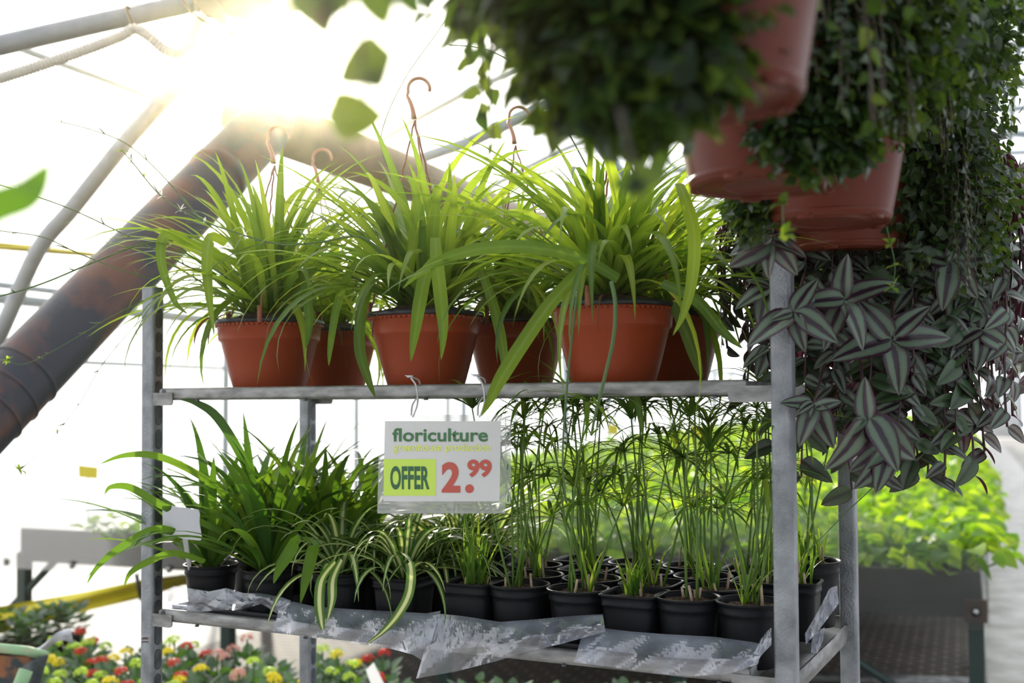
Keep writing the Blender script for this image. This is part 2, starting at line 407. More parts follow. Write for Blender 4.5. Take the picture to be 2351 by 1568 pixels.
def ovate(nl=6, nw=4, wid=.6, tip=1.0, fold=.15, curl=.25, base=.35, heart=0.0, e1=.62, e2=.75):
    """unit leaf from origin along +x, width along y, normal +z"""
    vs = []; uv = []
    for i in range(nl + 1):
        s = i / nl
        w = wid * .5 * (math.sin(PI * min(1, s ** e1)) ** e2 if 0 < s < 1 else 0) * (1 - .35 * s * tip) + (0.004)
        for j in range(nw + 1):
            a = j / nw * 2 - 1
            x = s - heart * abs(a) * (1 - s) * .25
            vs.append((x, a * w, fold * abs(a) * w * 2 - curl * s * s * .6 - .1 * a * a * w)); uv.append((j / nw, s))
    fs = [(i * (nw + 1) + j, i * (nw + 1) + j + 1, (i + 1) * (nw + 1) + j + 1, (i + 1) * (nw + 1) + j) for i in range(nl) for j in range(nw)]
    return np.array(vs), [f[::-1] for f in fs], np.array(uv)
T_small = ovate(3, 2, .75, .6, .2, .25)
T_mid = ovate(5, 4, .72, .8, .15, .3)
T_zeb = ovate(9, 8, .56, .6, .18, .55, e1=.72, e2=.62)
T_round = ovate(5, 4, .95, .2, .2, .25, heart=.5)
T_kal = ovate(4, 4, .85, .2, .15, .2)

def frames(dirs, ups, scale):
    """orthonormal frames: x = dir, z ~ up; returns (M,3,3)"""
    x = dirs / np.linalg.norm(dirs, axis=1, keepdims=True)
    y = np.cross(ups, x); y /= np.linalg.norm(y, axis=1, keepdims=True) + 1e-9
    z = np.cross(x, y)
    return np.stack([x, y, z], axis=2) * np.asarray(scale)[:, None, None]

# ------------------------------------------------------------------ pots
def pot_round(rt, rb, h, lip=.006, band=.30, wall=.002):
    rr = lambda z: rb + (rt - rb) * (z / h) ** .9
    zb = h * (1 - band)
    return [(0.0, 0.004), (rb * .7, .004), (rb * .8, 0), (rb, 0), (rb + .001, .004), (rr(h * .3), h * .3), (rr(zb * .97), zb * .97), (rr(zb) + .0042, zb + .0008), (rr(zb) + .0046, zb + .004), (rt - .001, h * .97), (rt + .002, h * .975), (rt + .002, h), (rt - wall, h), (rr(zb) - .002, zb), (rb - .002, .006)]
def soil_disc(mb, r, z, c=(0, 0, 0), sq=0.0, rot=0.0, heap=.006):
    prof = [(r * (1 - i / 7), z + heap * (1 - (1 - i / 7) ** 2)) for i in range(8)]
    prof[-1] = (.0005, prof[-1][1])
    k0 = mb.n; mb.lathe(prof, c, 28, sq, rot)
    v = mb.v[-1]; v[:, 2] += NR.uniform(-.0025, .0035, len(v))

def spider_pot(loc, label, rim=True, n=95, L=.36, hook=None, hookh=.33, hookaz=0.0, seed=0, rt=.108, lean=(0, 0), cordc=True, group='spider plants in terracotta pots on the upper shelf'):
    R.seed(seed)
    t = thing('potted_spider_plant', label, 'potted plant', loc, 0, group)
    h = .148
    mb = MB(); mb.lathe(pot_round(rt, .070, h, band=.24), seg=56); p = mb.build('pot', M['terra'], t)
    mb = MB()
    for k in range(64):
        a = 2 * PI * k / 64; mb.box(((rt + .0012) * math.cos(a), (rt + .0012) * math.sin(a), h - .0045), (.004, .0075, .005), (Vector((math.cos(a), math.sin(a), 0)), Vector((-math.sin(a), math.cos(a), 0)), Vector((0, 0, 1))))
    tag(mb.build('beaded_ring', M['terra'], p), kind='stuff')
    mb = MB(); mb.lathe([(rt - .004, h - .001), (rt + .004, h - .001), (rt + .0055, h + .003), (rt + .0045, h + .008), (rt - .003, h + .0085), (rt - .006, h + .002)], seg=56); mb.build('pot_rim', M['rim_black'], t)
    mb = MB(); soil_disc(mb, rt - .003, h + .003, heap=.022); mb.build('soil', M['soil'], t)
    mb = MB()
    for k in range(5):
        a = k * 1.3 + R.random(); r = .0 if k == 0 else .035
        bx, by = r * math.cos(a), r * math.sin(a)
        rosette(mb, (bx, by, h + .016), n // 5, L, .0175, .28, 1.40, .7, 2.0, r0=.012)
    # outer leaves that arch over the rim and hang
    for k in range(16):
        az = R.uniform(0, 2 * PI)
        strap(mb, (.03 * math.cos(az), .03 * math.sin(az), h + .02), az, R.uniform(.3, .9), L * R.uniform(.7, 1.05), R.uniform(2.0, 2.7), .018, swerve=R.uniform(-.5, .5), twist=R.uniform(-.4, .4), p=R.uniform(.9, 1.4), fold=.3)
    mb.build('foliage', M['spider'], t)
    # dry leaf tips over the rim
    for k in range(3):
        mb = MB(); az = R.uniform(0, 2 * PI)
        strap(mb, ((rt - .01) * math.cos(az), (rt - .01) * math.sin(az), h + .012), az, .2, .10, 2.0, .008, n=7, p=.7, twist=2)
        mb.build('dead_leaf', M['deadleaf'], t)
    if hook is not None:
        hx, hy = hook
        tp = Vector((hx, hy, h + hookh))
        for k in range(3):
            a = hookaz + k * 2 * PI / 3
            b = Vector(((rt + .004) * math.cos(a), (rt + .004) * math.sin(a), h + .002))
            pts = []
            for i in range(25):
                q = i / 24
                pp = b.lerp(tp, q); pp.x += .0012 * math.sin(q * 90); pp.y += .0012 * math.cos(q * 90)
                pts.append(pp)
            mb = MB(); mb.tube(pts, .0021, 6); mb.box(b + Vector((0, 0, .012)), (.009, .009, .034)); mb.build('hanger_cord', M['cord'], t)
        mb = MB(); pts = []; rr = []
        for i in range(7):
            q = i / 6; pts.append(tp + Vector((-.002 - .013 * q * q, 0, .004 + q * .045))); rr.append(.0095 - .0040 * q)
        cx = Vector((tp.x + .008, tp.y, tp.z + .062))
        for i in range(15):
            a = PI + .25 - i / 14 * (PI + .45)
            pts.append(cx + Vector((math.cos(a) * .0215, 0, math.sin(a) * .0215))); rr.append(.0056)
        mb.tube(pts, rr, 8, flat=.6)
        mb.build('hanger_hook', M['hookp'], t)
    return t

# ================================================================== RACK
rack = thing('plant_trolley', 'galvanised steel plant trolley with two shelves and four slotted posts', 'plant trolley', rk(0, 0, 0))
ax = (RU, RV, Vector((0, 0, 1)))
HT = EYE + .245
def lw(p): return Vector(p) - rk(0, 0, 0)
for (pu, pv) in ((PW / 2, PW / 2), (RL - PW / 2, PW / 2), (RL - PW / 2, RD - PW / 2), (PW / 2, RD - PW / 2)):
    mb = MB(); w = PW / 2; sgn = 1 if pu < RL / 2 else -1; sv = 1 if pv < RD / 2 else -1
    # rounded square section, open at the inner face a little
    sec = []
    c = .006
    for (cx, cy, a0) in ((w - c, w - c, 0), (-w + c, w - c, PI / 2), (-w + c, -w + c, PI), (w - c, -w + c, 1.5 * PI)):
        for k in range(5):
            a = a0 + k / 4 * PI / 2; sec.append((cx + c * math.cos(a), cy + c * math.sin(a)))
    zs = [0.12, HT - .001, HT]
    vs = []
    for z in zs:
        for (a, b_) in sec: vs.append(lw(rk(pu + a, pv + b_, z)))
    ns_ = len(sec)
    fs = [(i * ns_ + k, i * ns_ + (k + 1) % ns_, (i + 1) * ns_ + (k + 1) % ns_, (i + 1) * ns_ + k) for i in range(len(zs) - 1) for k in range(ns_)]
    mb.add(vs, fs)
    # closed dark opening on top edge
    post = mb.build('post', M['zinc'], rack)
    # slots on the face toward the other end (u direction)
    mb = MB()
    z = HT - .065
    uf = pu + sgn * (w + .0004)
    while z > .2:
        pts = []
        for k in range(20):
            a = 2 * PI * k / 20
            zz = math.sin(a) * .010; yy = math.cos(a) * .0095
            zz += .011 if math.sin(a) > 0 else -.011
            pts.append(lw(rk(uf, pv + yy, z + zz)))
        cc = lw(rk(uf - sgn * .0, pv, z))
        outer = pts; inner = [cc + (p - cc) * .86 + RU * (sgn * -.0) for p in pts]
        mb.add(outer + inner, [(k, (k + 1) % 20, 20 + (k + 1) % 20, 20 + k) for k in range(20)])
        z -= .0505
    sl = mb.build('slot_row', M['rubber'], post)
    mb = MB(); z = HT - .065
    while z > .2:
        pts = []
        for k in range(20):
            a = 2 * PI * k / 20
            zz = math.sin(a) * .0085; yy = math.cos(a) * .008
            zz += .011 if math.sin(a) > 0 else -.011
            pts.append(lw(rk(uf + sgn * .0003, pv + yy, z + zz)))
        mb.add(pts, [tuple(range(20))])
        z -= .0505
    mb.build('slot_plate', M['zinc_dark'], post, smooth=False)
    mb = MB(); mb.tube([lw(rk(pu, pv, .12)), lw(rk(pu, pv, .085))], .008, 8)
    for k in range(2):
        pass
    mb.tube([lw(rk(pu - .012, pv, .0505)), lw(rk(pu + .012, pv, .0505))], .05, 20)
    mb.build('caster', M['rubber'], rack)
# small stamped mark on the near left post
mb = MB()
for (x0, x1, y0, y1) in ((324, 340, 1463, 1468), (323, 341, 1472, 1475)):
    q = [atPlane(x, y, rk(0, -.0006, 1), RV) for x, y in ((x0, y1), (x1, y1), (x1 - 1, y0), (x0 + 4, y0))]
    mb.add([lw(p) for p in q], [(0, 1, 2, 3)])
mb.build('stamp_mark', M['rust_mark'], rack)

def shelf(ztop, name, u0, u1):
    mb = MB()
    # channel lip, front and back: profile in (v,z)
    h = .0255
    prof = [(.014, -.001), (.004, 0), (0, -.003), (-.001, -.010), (-.001, -h + .005), (.003, -h), (.012, -h), (.013, -.014)]
    for side in (0, 1):
        rows = []
        for u in (u0, u0 + .006, u1 - .006, u1):
            row = []
            for (v, z) in prof:
                vv = .006 + v if side == 0 else RD - .006 - v
                zz = z if u not in (u0, u1) else z * .9 - .0013
                row.append(lw(rk(u, vv, ztop + zz)))
            rows.append(row)
        mb.grid(rows)
    for (ua, ub) in ((u0, u0 + .012), (u1 - .012, u1)):
        mb.box(lw(rk((ua + ub) / 2, RD / 2, ztop - .013)), (.012, RD - .03, .022), ax)
    mb.box(lw(rk((u0 + u1) / 2, RD / 2, ztop - .019)), (u1 - u0 - .02, RD - .03, .003), ax)
    o = mb.build('shelf', M['zinc_light'], rack)
    md = o.modifiers.new('b', 'BEVEL'); md.width = .002; md.segments = 2; md.limit_method = 'ANGLE'
    # little rivets under the lip, small hole at the left end
    mb = MB()
    for k in range(5):
        mb.box(lw(rk(u0 + .10 + k * .27, .008, ztop - h - .0015)), (.006, .006, .004), ax)
    mb.build('rivet_row', M['zinc_dark'], o)
    mb = MB(); c = rk(u0 + .012, .0045, ztop - .010); pts = [lw(c + RU * (math.cos(a) * .0055) + Vector((0, 0, math.sin(a) * .008))) for a in [2 * PI * k / 16 for k in range(16)]]
    mb.add(pts, [tuple(range(16))]); mb.build('end_hole', M['paper'] if 0 else M['zinc_dark'], o, smooth=False)
    # brackets at both ends, hooked on the posts
    for (a, b_, vv) in ((PW - .002, u0 + .038, -.0005), (u1 - .028, RL - PW + .002, -.0005), (PW - .002, u0 + .035, RD - .006), (u1 - .028, RL - PW + .002, RD - .006)):
        mb = MB(); nseg = 6; pr = []
        z0, z1 = ztop - .010, ztop - .036
        pl = [(a, z0), (b_, z0)] if a < .5 else [(a, z0), (b_, z0)]
        if a < .5:
            pl = [(a, z0), (b_, z0 + .0)] + [(b_ - .007 + .007 * math.sin(q), z1 + .007 - .007 * math.cos(q) * 1.0) for q in [PI / 2 - i / 5 * PI / 2 for i in range(6)]] + [(a, z1)]
        else:
            pl = [(b_, z0), (b_, z1)] + [(a + .007 - .007 * math.sin(q), z1 + .007 - .007 * math.cos(q)) for q in [i / 5 * PI / 2 for i in range(6)]] + [(a, z0)]
        k = len(pl); vs = [lw(rk(u, vv + .0025 + dv, z)) for dv in (.0, .003) for (u, z) in pl]
        fs = [tuple(range(k)), tuple(range(2 * k - 1, k - 1, -1))] + [(i, (i + 1) % k, k + (i + 1) % k, k + i) for i in range(k)]
        mb.add(vs, fs); mb.build('shelf_bracket', M['zinc_light'], rack, smooth=False)
shelf(ZU, 'upper', .047, RL - .073)
shelf(ZL, 'lower', .047, RL - .073)
# right hand rim rail of the lower shelf
mb = MB(); mb.box(lw(rk(RL - .045, RD / 2, ZL - .030)), (.055, RD - .07, .004), ax); mb.box(lw(rk(RL - .018, RD / 2, ZL - .036)), (.004, RD - .07, .032), ax)
mb.build('side_rail', M['zinc_light'], rack)

# black trays on the lower shelf
SURF = ZL - .0165
for k, (ua, ub) in enumerate(((.06, .47), (.49, .88), (.90, RL - .085))):
    mb = MB()
    z0 = SURF; z1 = SURF + .022; va, vb = .03, RD - .03
    for (a, b_, c, d) in ((ua, ub, va, va + .003), (ua, ub, vb - .003, vb), (ua, ua + .003, va, vb), (ub - .003, ub, va, vb)):
        mb.box(rk((a + b_) / 2, (c + d) / 2, (z0 + z1) / 2), (b_ - a, d - c, z1 - z0), ax)
    mb.box(rk((ua + ub) / 2, (va + vb) / 2, z0 + .0015), (ub - ua, vb - va, .002), ax)
    o = mb.build('carrying_tray', M['tray'], smooth=False, loc=rk(ua, va, z0))
    tag(o, ('black plastic tray under the dark green plants at the left end of the lower shelf', 'black plastic tray under the variegated plants in the middle of the lower shelf', 'black plastic tray under the papyrus pots at the right end of the lower shelf')[k], 'tray')

# ================================================================== UPPER SHELF POTS
US = ZU - .0165
def rkpix(px, v, zz):
    """rack point at depth v whose image column is px"""
    P = rk(0, v, 0); return atPlane(px, 800, P, RV)
upots = [
    (619, .125, 'spider plant in a terracotta pot, leftmost of the front row on the upper shelf', 1, 155, .41, (.01, 0), .335),
    (978, .125, 'spider plant with upright beige hanger hook, middle terracotta pot of the front row', 2, 175, .42, (-.02, .0), .385),
    (1408, .115, 'largest looking spider plant above heaped soil, terracotta pot nearest the right posts', 3, 175, .42, (.015, .03), .34),
    (762, .42, 'spider plant in the back row, terracotta pot peeping out right of the leftmost pot', 4, 90, .36, (-.03, .0), .35),
    (1186, .40, 'spider plant in the back row between the middle and right front pots, hook above it', 5, 120, .38, (.0, .0), .385),
    (1535, .40, 'spider plant in the back row, mostly hidden behind the right front pot', 6, 100, .37, None, .30)]
for (px, v, lab, sd, n, L, hk, hh) in upots:
    p = rkpix(px, v, 0)
    spider_pot((p.x, p.y, US), lab, n=n, L=L, hook=hk, hookh=hh, hookaz=(-2.05 if sd == 3 else -1.9 + sd * .37), seed=sd)

# long runners with plantlets; each follows its own curve in space
def runner(pts, r, label, tips=(), name='spider_plant_runner', nodes=True, smoothn=5, flower=None):
    P = []
    n = len(pts)
    for i in range(n - 1):
        p0, p1, p2, p3 = pts[max(i - 1, 0)], pts[i], pts[i + 1], pts[min(i + 2, n - 1)]
        for k in range(smoothn):
            t = k / smoothn
            P.append(.5 * ((2 * p1) + (p2 - p0) * t + (2 * p0 - 5 * p1 + 4 * p2 - p3) * t * t + (3 * p1 - 3 * p2 + p3 - p0) * t ** 3))
    P.append(pts[-1])
    base = P[0]
    t = thing(name, label, 'plant runner', base)
    mb = MB(); mb.tube([p - base for p in P], [r * (1 - .5 * i / len(P)) for i in range(len(P))], 6, flat=1)
    if nodes:
        for i in range(6, len(P) - 3, 6):
            d = (P[i + 1] - P[i]).normalized(); sd = Vector((R.uniform(-1, 1), R.uniform(-.3, .3), R.uniform(-.2, 1))).normalized()
            q = P[i] - base; mb.tube([q, q + (d + sd * .6) * .010, q + (d + sd * .8) * .017], [.0015, .0012, .0003], 5)
    mb.build('stem', M['stolon'], t)
    for (idx, cnt, L, w) in tips:
        q = P[idx] - base; mb = MB()
        for k in range(cnt):
            strap(mb, q, R.uniform(0, 2 * PI), R.uniform(-.3, 1.3), L * R.uniform(.6, 1.1), R.uniform(.3, 1.3), w, n=5)
        mb.build('plantlet', M['spider'], t)
    if flower:
        for idx in flower:
            q = P[idx] - base; mb = MB()
            for k in range(7):
                strap(mb, q, R.uniform(0, 2 * PI), R.uniform(-.6, 1.2), .013, R.uniform(-.3, .6), .0035, n=4)
            mb.build('flower', M['petal_w'], t)
    return t
def path(lst): return [atY(x, y, Y) for (x, y, Y) in lst]
runner(path([(430, 550, 2.2), (330, 560, 2.15), (220, 600, 2.1), (100, 650, 2.05), (0, 680, 2.0), (-60, 690, 1.95)]), .0022, 'green runner arching left over the dark duct to the frame edge')
runner(path([(560, 660, 2.3), (450, 620, 2.25), (300, 545, 2.2), (150, 475, 2.15), (0, 425, 2.1), (-60, 410, 2.1)]), .0016, 'thin green runner rising left past the duct towards the blurred leaf')
runner(path([(520, 640, 2.3), (350, 640, 2.25), (200, 590, 2.2), (100, 545, 2.15), (0, 530, 2.1), (-60, 520, 2.1)]), .0014, 'thin green runner crossing the yellow ribbon at left')
runner(path([(540, 560, 2.3), (460, 500, 2.28), (370, 400, 2.25), (290, 330, 2.22), (210, 298, 2.2), (140, 280, 2.2)]), .0015, 'green runner arching up left above the plants, tip against the white film', tips=((-1, 6, .012, .003),))
runner(path([(330, 690, 2.3), (250, 730, 2.28), (150, 790, 2.25), (60, 835, 2.22), (18, 828, 2.2)]), .0012, 'thin runner with a small plantlet hanging in front of the dark duct', tips=((-1, 12, .022, .005), (8, 4, .010, .003), (13, 4, .010, .003)))
runner(path([(340, 715, 2.35), (240, 830, 2.33), (180, 930, 2.32), (100, 1030, 2.3), (45, 1080, 2.3)]), .0009, 'hair thin runner dropping left below the duct to a spiky plantlet', tips=((-1, 14, .026, .005), (10, 5, .012, .002), (13, 5, .012, .003)))
runner(path([(900, 600, 2.0), (830, 545, 1.98), (740, 555, 1.97), (650, 562, 1.96), (560, 540, 1.95), (450, 500, 1.95), (370, 450, 1.95), (310, 380, 1.95), (280, 345, 1.95)]), .0018, 'pale runner carrying white star flowers across the leftmost plant', tips=((-1, 8, .016, .004), (33, 6, .014, .002)), flower=(24, 27, 30, 20, 36))
runner(path([(930, 450, 2.2), (880, 360, 2.2), (880, 290, 2.2), (930, 180, 2.2), (1000, 80, 2.2), (1035, 30, 2.2)]), .0014, 'yellow green runner rising between the first two hooks to the dark foliage', nodes=False)
runner(path([(1420, 560, 2.0), (1370, 430, 2.0), (1290, 280, 2.0), (1210, 170, 2.0), (1120, 115, 2.0), (1030, 103, 2.0)]), .0016, 'runner curving up left from the right plant to a budded tip', tips=((-1, 5, .012, .002),), nodes=False)
runner(path([(1404, 648, 1.72), (1413, 700, 1.70), (1408, 780, 1.69), (1385, 880, 1.69), (1365, 960, 1.70), (1358, 1000, 1.71)]), .0038, 'thick blue green runner hanging down over the front of the right pot', nodes=False, tips=((-1, 8, .03, .004), (18, 3, .03, .005)))
runner(path([(1330, 650, 1.78), (1318, 730, 1.76), (1305, 850, 1.755), (1295, 980, 1.76), (1292, 1070, 1.77), (1300, 1150, 1.78)]), .0026, 'grey green flattened stem hanging left of the right pot across the shelf edge', nodes=False)
# hanging blades over the shelf front
def blade(lst, w, label, mat='spider', fold=.2):
    P = []
    pts = path(lst); n = len(pts)
    for i in range(n - 1):
        p0, p1, p2, p3 = pts[max(i - 1, 0)], pts[i], pts[i + 1], pts[min(i + 2, n - 1)]
        for k in range(5):
            t = k / 5; P.append(.5 * ((2 * p1) + (p2 - p0) * t + (2 * p0 - 5 * p1 + 4 * p2 - p3) * t * t + (3 * p1 - 3 * p2 + p3 - p0) * t ** 3))
    P.append(pts[-1]); rows = []; uv = []; m_ = len(P)
    for i, p in enumerate(P):
        d = (P[min(i + 1, m_ - 1)] - P[max(i - 1, 0)]).normalized(); side = d.cross(Vector((-.25, 1, .2))).normalized(); nn = side.cross(d)
        s = i / (m_ - 1); ww = w * .5 * (.75 + .25 * min(1, s / .3)) * max(0, 1 - max(0, (s - .5) / .5) ** 1.6) + .0003
        rows.append([p + side * ww + nn * fold * ww, p, p - side * ww + nn * fold * ww]); uv += [(0, s), (.5, s), (1, s)]
    return rows, uv
BL = [
 ('long drooping spider leaf sweeping from the right pot over the middle one', .020, [(1420, 640, 1.78), (1340, 595, 1.76), (1240, 570, 1.75), (1130, 568, 1.77), (1030, 590, 1.80), (960, 630, 1.83), (925, 662, 1.85)]),
 ('leaf hanging straight down over the middle pot, ending at its centre', .022, [(1000, 545, 1.83), (1003, 600, 1.82), (1012, 680, 1.83), (1018, 760, 1.85), (1013, 826, 1.86)]),
 ('wide leaf hanging at the left half of the middle pot', .022, [(1010, 590, 1.9), (980, 625, 1.87), (965, 690, 1.85), (952, 770, 1.86), (943, 830, 1.87)]),
 ('broad pale leaf falling diagonally from the right pot below the shelf edge', .024, [(1345, 610, 1.80), (1270, 690, 1.79), (1200, 790, 1.79), (1150, 870, 1.80), (1125, 920, 1.82), (1105, 955, 1.84)]),
 ('leaf hanging in front of the gap right of the middle pot', .018, [(1105, 620, 2.0), (1130, 690, 1.96), (1150, 770, 1.95), (1158, 830, 1.95), (1160, 880, 1.96)]),
 ('leaf draping down to the shelf lip left of the middle pot', .020, [(850, 655, 2.12), (830, 720, 2.07), (826, 800, 2.05), (845, 870, 2.05), (862, 912, 2.06)]),
 ('green leaf bending down in front of the leftmost pot', .017, [(690, 615, 2.2), (705, 680, 2.13), (710, 750, 2.10), (702, 800, 2.10)]),
 ('leaf looping down over the left post side of the leftmost pot', .020, [(520, 560, 2.2), (485, 545, 2.12), (475, 600, 2.10), (480, 680, 2.10), (492, 770, 2.10)]),
 ('long leaf arching left and hanging beside the top of the left post', .018, [(560, 610, 2.3), (440, 560, 2.2), (380, 540, 2.15), (370, 600, 2.14), (400, 690, 2.14), (430, 720, 2.14)]),
 ('leaf hanging between the leftmost and middle pots, tip at pot height', .014, [(820, 600, 2.1), (790, 650, 2.06), (770, 720, 2.05), (758, 800, 2.06), (755, 840, 2.07)]),
 ('dark striped leaf standing out and falling at the right plant', .020, [(1560, 420, 1.68), (1575, 460, 1.66), (1595, 540, 1.66), (1590, 640, 1.68), (1570, 720, 1.70), (1545, 770, 1.72)]),
 ('leaf falling to the right of the right pot towards the posts', .018, [(1520, 650, 1.8), (1600, 690, 1.78), (1660, 760, 1.77), (1705, 800, 1.77)]),
 ('bright leaf hanging behind the right pot down to the shelf', .022, [(1545, 690, 1.95), (1575, 760, 1.95), (1600, 830, 1.95), (1612, 872, 1.95)]),
 ('blade hanging below the shelf edge with a dark withered tip', .012, [(1460, 905, 1.95), (1468, 940, 1.95), (1476, 1000, 1.95)]),
]
R.seed(3)
for lab, w, lst in BL:
    rows, uv = blade(lst, w, lab); mb = MB(); mb.grid(rows, uv, R.uniform(.2, .8))
    tag(mb.build('spider_plant_leaf', M['spider'], loc=rows[0][1]), lab, 'leaf')

# ================================================================== SIGN
SP = rkpix(1020, -.085, 0); SPd = SP.y
sn = Vector((0.06, -1, 0)).normalized()    # sign faces the camera, a little turned
SO = Vector((SP.x, SP.y, 0))
def sg(px, py, off=0.0): return atPlane(px, py, SO + sn * off, sn)
s0 = sg(1020, 952)
sign = thing('price_sign', 'clear sleeve with floriculture offer 2.99 card, hanging from the upper shelf', 'price sign', s0)
def sq(name, mat, x0, y0, x1, y1, off, th=.0006, cut=None, parent=sign):
    mb = MB(); pl = [(x0, y0), (x1, y0), (x1, y1), (x0, y1)] if not cut else cut
    k = len(pl); vs = [sg(x, y, off) - s0 for x, y in pl] + [sg(x, y, off - th) - s0 for x, y in pl]
    mb.add(vs, [tuple(range(k))[::-1], tuple(range(k, 2 * k))] + [(i, (i + 1) % k, k + (i + 1) % k, k + i) for i in range(k)])
    return mb.build(name, mat, parent, smooth=False)
sq('sleeve', M['sleeve'], 0, 0, 0, 0, .0, .0008, [(872, 951), (1173, 953), (1173, 1156), (1161, 1157), (1160, 1179), (866, 1178)])
sq('paper', M['paper'], 884, 967, 1151, 1151, .0008, .0006, [(884, 967), (1150, 967), (1147, 1151), (880, 1151)])
for (y0, y1) in ((1152, 1156), (1163, 1166), (1172, 1179)):
    sq('sleeve_ridge', M['sleeve'], 867, y0, 1160, y1, .0016, .0014)
sq('sleeve_ridge', M['sleeve'], 1160, 958, 1162, 1155, .0016, .0014)
for (x0, x1, y0, y1) in ((1165, 1168, 992, 1000), (1164, 1167, 1066, 1078), (1165, 1168, 1138, 1152)):
    sq('sleeve_slot', M['ink_dkgreen'], x0, y0, x1, y1, .0016, .0014)
sq('offer_patch', M['patch'], 881, 1054, 1001, 1138, .0013, .0004)
def txt(name, s, mat, x0, y0, x1, y1, bold=.0, off=.0018):
    cu = bpy.data.curves.new(name, 'FONT'); cu.body = s; cu.offset = bold; cu.size = 1; cu.resolution_u = 6
    to = bpy.data.objects.new('tmp', cu); COL.objects.link(to)
    dg = bpy.context.evaluated_depsgraph_get(); me = bpy.data.meshes.new_from_object(to.evaluated_get(dg))
    bpy.data.objects.remove(to)
    xs = [v.co.x for v in me.vertices]; ys = [v.co.y for v in me.vertices]
    xa, xb, ya, yb = min(xs), max(xs), min(ys), max(ys)
    for v in me.vertices:
        px = x0 + (v.co.x - xa) / (xb - xa) * (x1 - x0); py = y1 - (v.co.y - ya) / (yb - ya) * (y1 - y0)
        v.co = sg(px, py, off) - s0
    me.materials.clear(); me.materials.append(mat); me.name = name
    o = bpy.data.objects.new(name, me); COL.objects.link(o); o.parent = sign
    return o
txt('heading_text', 'floriculture', M['ink_green'], 901, 983, 1120, 1014, .022)
txt('subtitle_text', 'greenhouse production', M['ink_lime'], 904, 1018, 1126, 1041, .012)
txt('offer_text', 'OFFER', M['ink_dkgreen'], 896, 1070, 986, 1124, .032)
txt('price_text', '2', M['ink_red'], 1014, 1061, 1057, 1131, .04)
mb = MB(); cc = (1078, 1122); pts = [sg(cc[0] + 10 * math.cos(a), cc[1] + 10 * math.sin(a), .0018) - s0 for a in [2 * PI * k / 24 for k in range(24)]]
mb.add(pts, [tuple(range(24))[::-1]]); mb.build('price_point', M['ink_red'], sign)
txt('price_text', '99', M['ink_red'], 1073, 1055, 1129, 1096, .04)
for (tx, bx) in ((944, 948), (1096, 1101)):
    top = rkpix(tx, -.002, 0); lipf = atPlane(tx, 870, rk(0, -.008, 0), RV)
    a = sg(bx, 957, .002); zt = ZU + .012
    tp = Vector((lipf.x, lipf.y, zt)); bk = tp + RV * .028
    mb = MB(); rows = []
    pts = [a, a.lerp(tp, .35) + Vector((.009, -.004, -.004)), Vector((lipf.x + .012, lipf.y - .008, ZU - .015)), Vector((lipf.x + .008, lipf.y - .004, ZU)), tp, bk - Vector((0, 0, .006)), bk - Vector((0, 0, .03)), bk.lerp(a, .55) + Vector((-.006, .003, -.01)), sg(bx - 4, 957, -.003)]
    P = []
    for i in range(len(pts) - 1):
        p0, p1, p2, p3 = pts[max(i - 1, 0)], pts[i], pts[i + 1], pts[min(i + 2, len(pts) - 1)]
        for k in range(5):
            t = k / 5; P.append(.5 * ((2 * p1) + (p2 - p0) * t + (2 * p0 - 5 * p1 + 4 * p2 - p3) * t * t + (3 * p1 - 3 * p2 + p3 - p0) * t ** 3) - s0)
    mb.tube(P, .0017, 6, flat=.6); mb.box(tp - s0 + Vector((-.002, 0, .002)), (.011, .006, .004)); mb.tube([tp - s0, tp - s0 + Vector((-.011, -.002, .004))], .001, 5)
    mb.build('cable_tie', M['white'], sign)

# ================================================================== LOWER SHELF PLANTS
LS = SURF + .003
def rimpos(px, py, z): p = atZ(px, py, z); return p
def bpot(t, rt=.054, h=.105, sq_=0.0, soil=.012, seg=44, rot=0.0):
    rb = rt * .76
    prof = [(0, .003), (rb * .8, .003), (rb * .85, 0), (rb, 0), (rb + .001, .003), (rt * .90, h * .72), (rt * .905, h * .80), (rt * .955, h * .81), (rt * .965, h * .86), (rt * .95, h * .865), (rt * .965, h * .955), (rt + .0015, h * .965), (rt + .0022, h * .99), (rt + .001, h), (rt - .0022, h), (rt - .0035, h * .96), (rt * .9, h * .8), (rb - .003, .006)]
    k = .90 if sq_ else 1
    mb = MB(); mb.lathe([(r * k, z) for r, z in prof], seg=seg, sq=sq_, rot=rot); mb.build('pot', M['blackpl'], t)
    mb = MB(); soil_disc(mb, (rt - .004) * k, h - soil, sq=sq_, rot=rot); mb.build('soil', M['soil'], t)

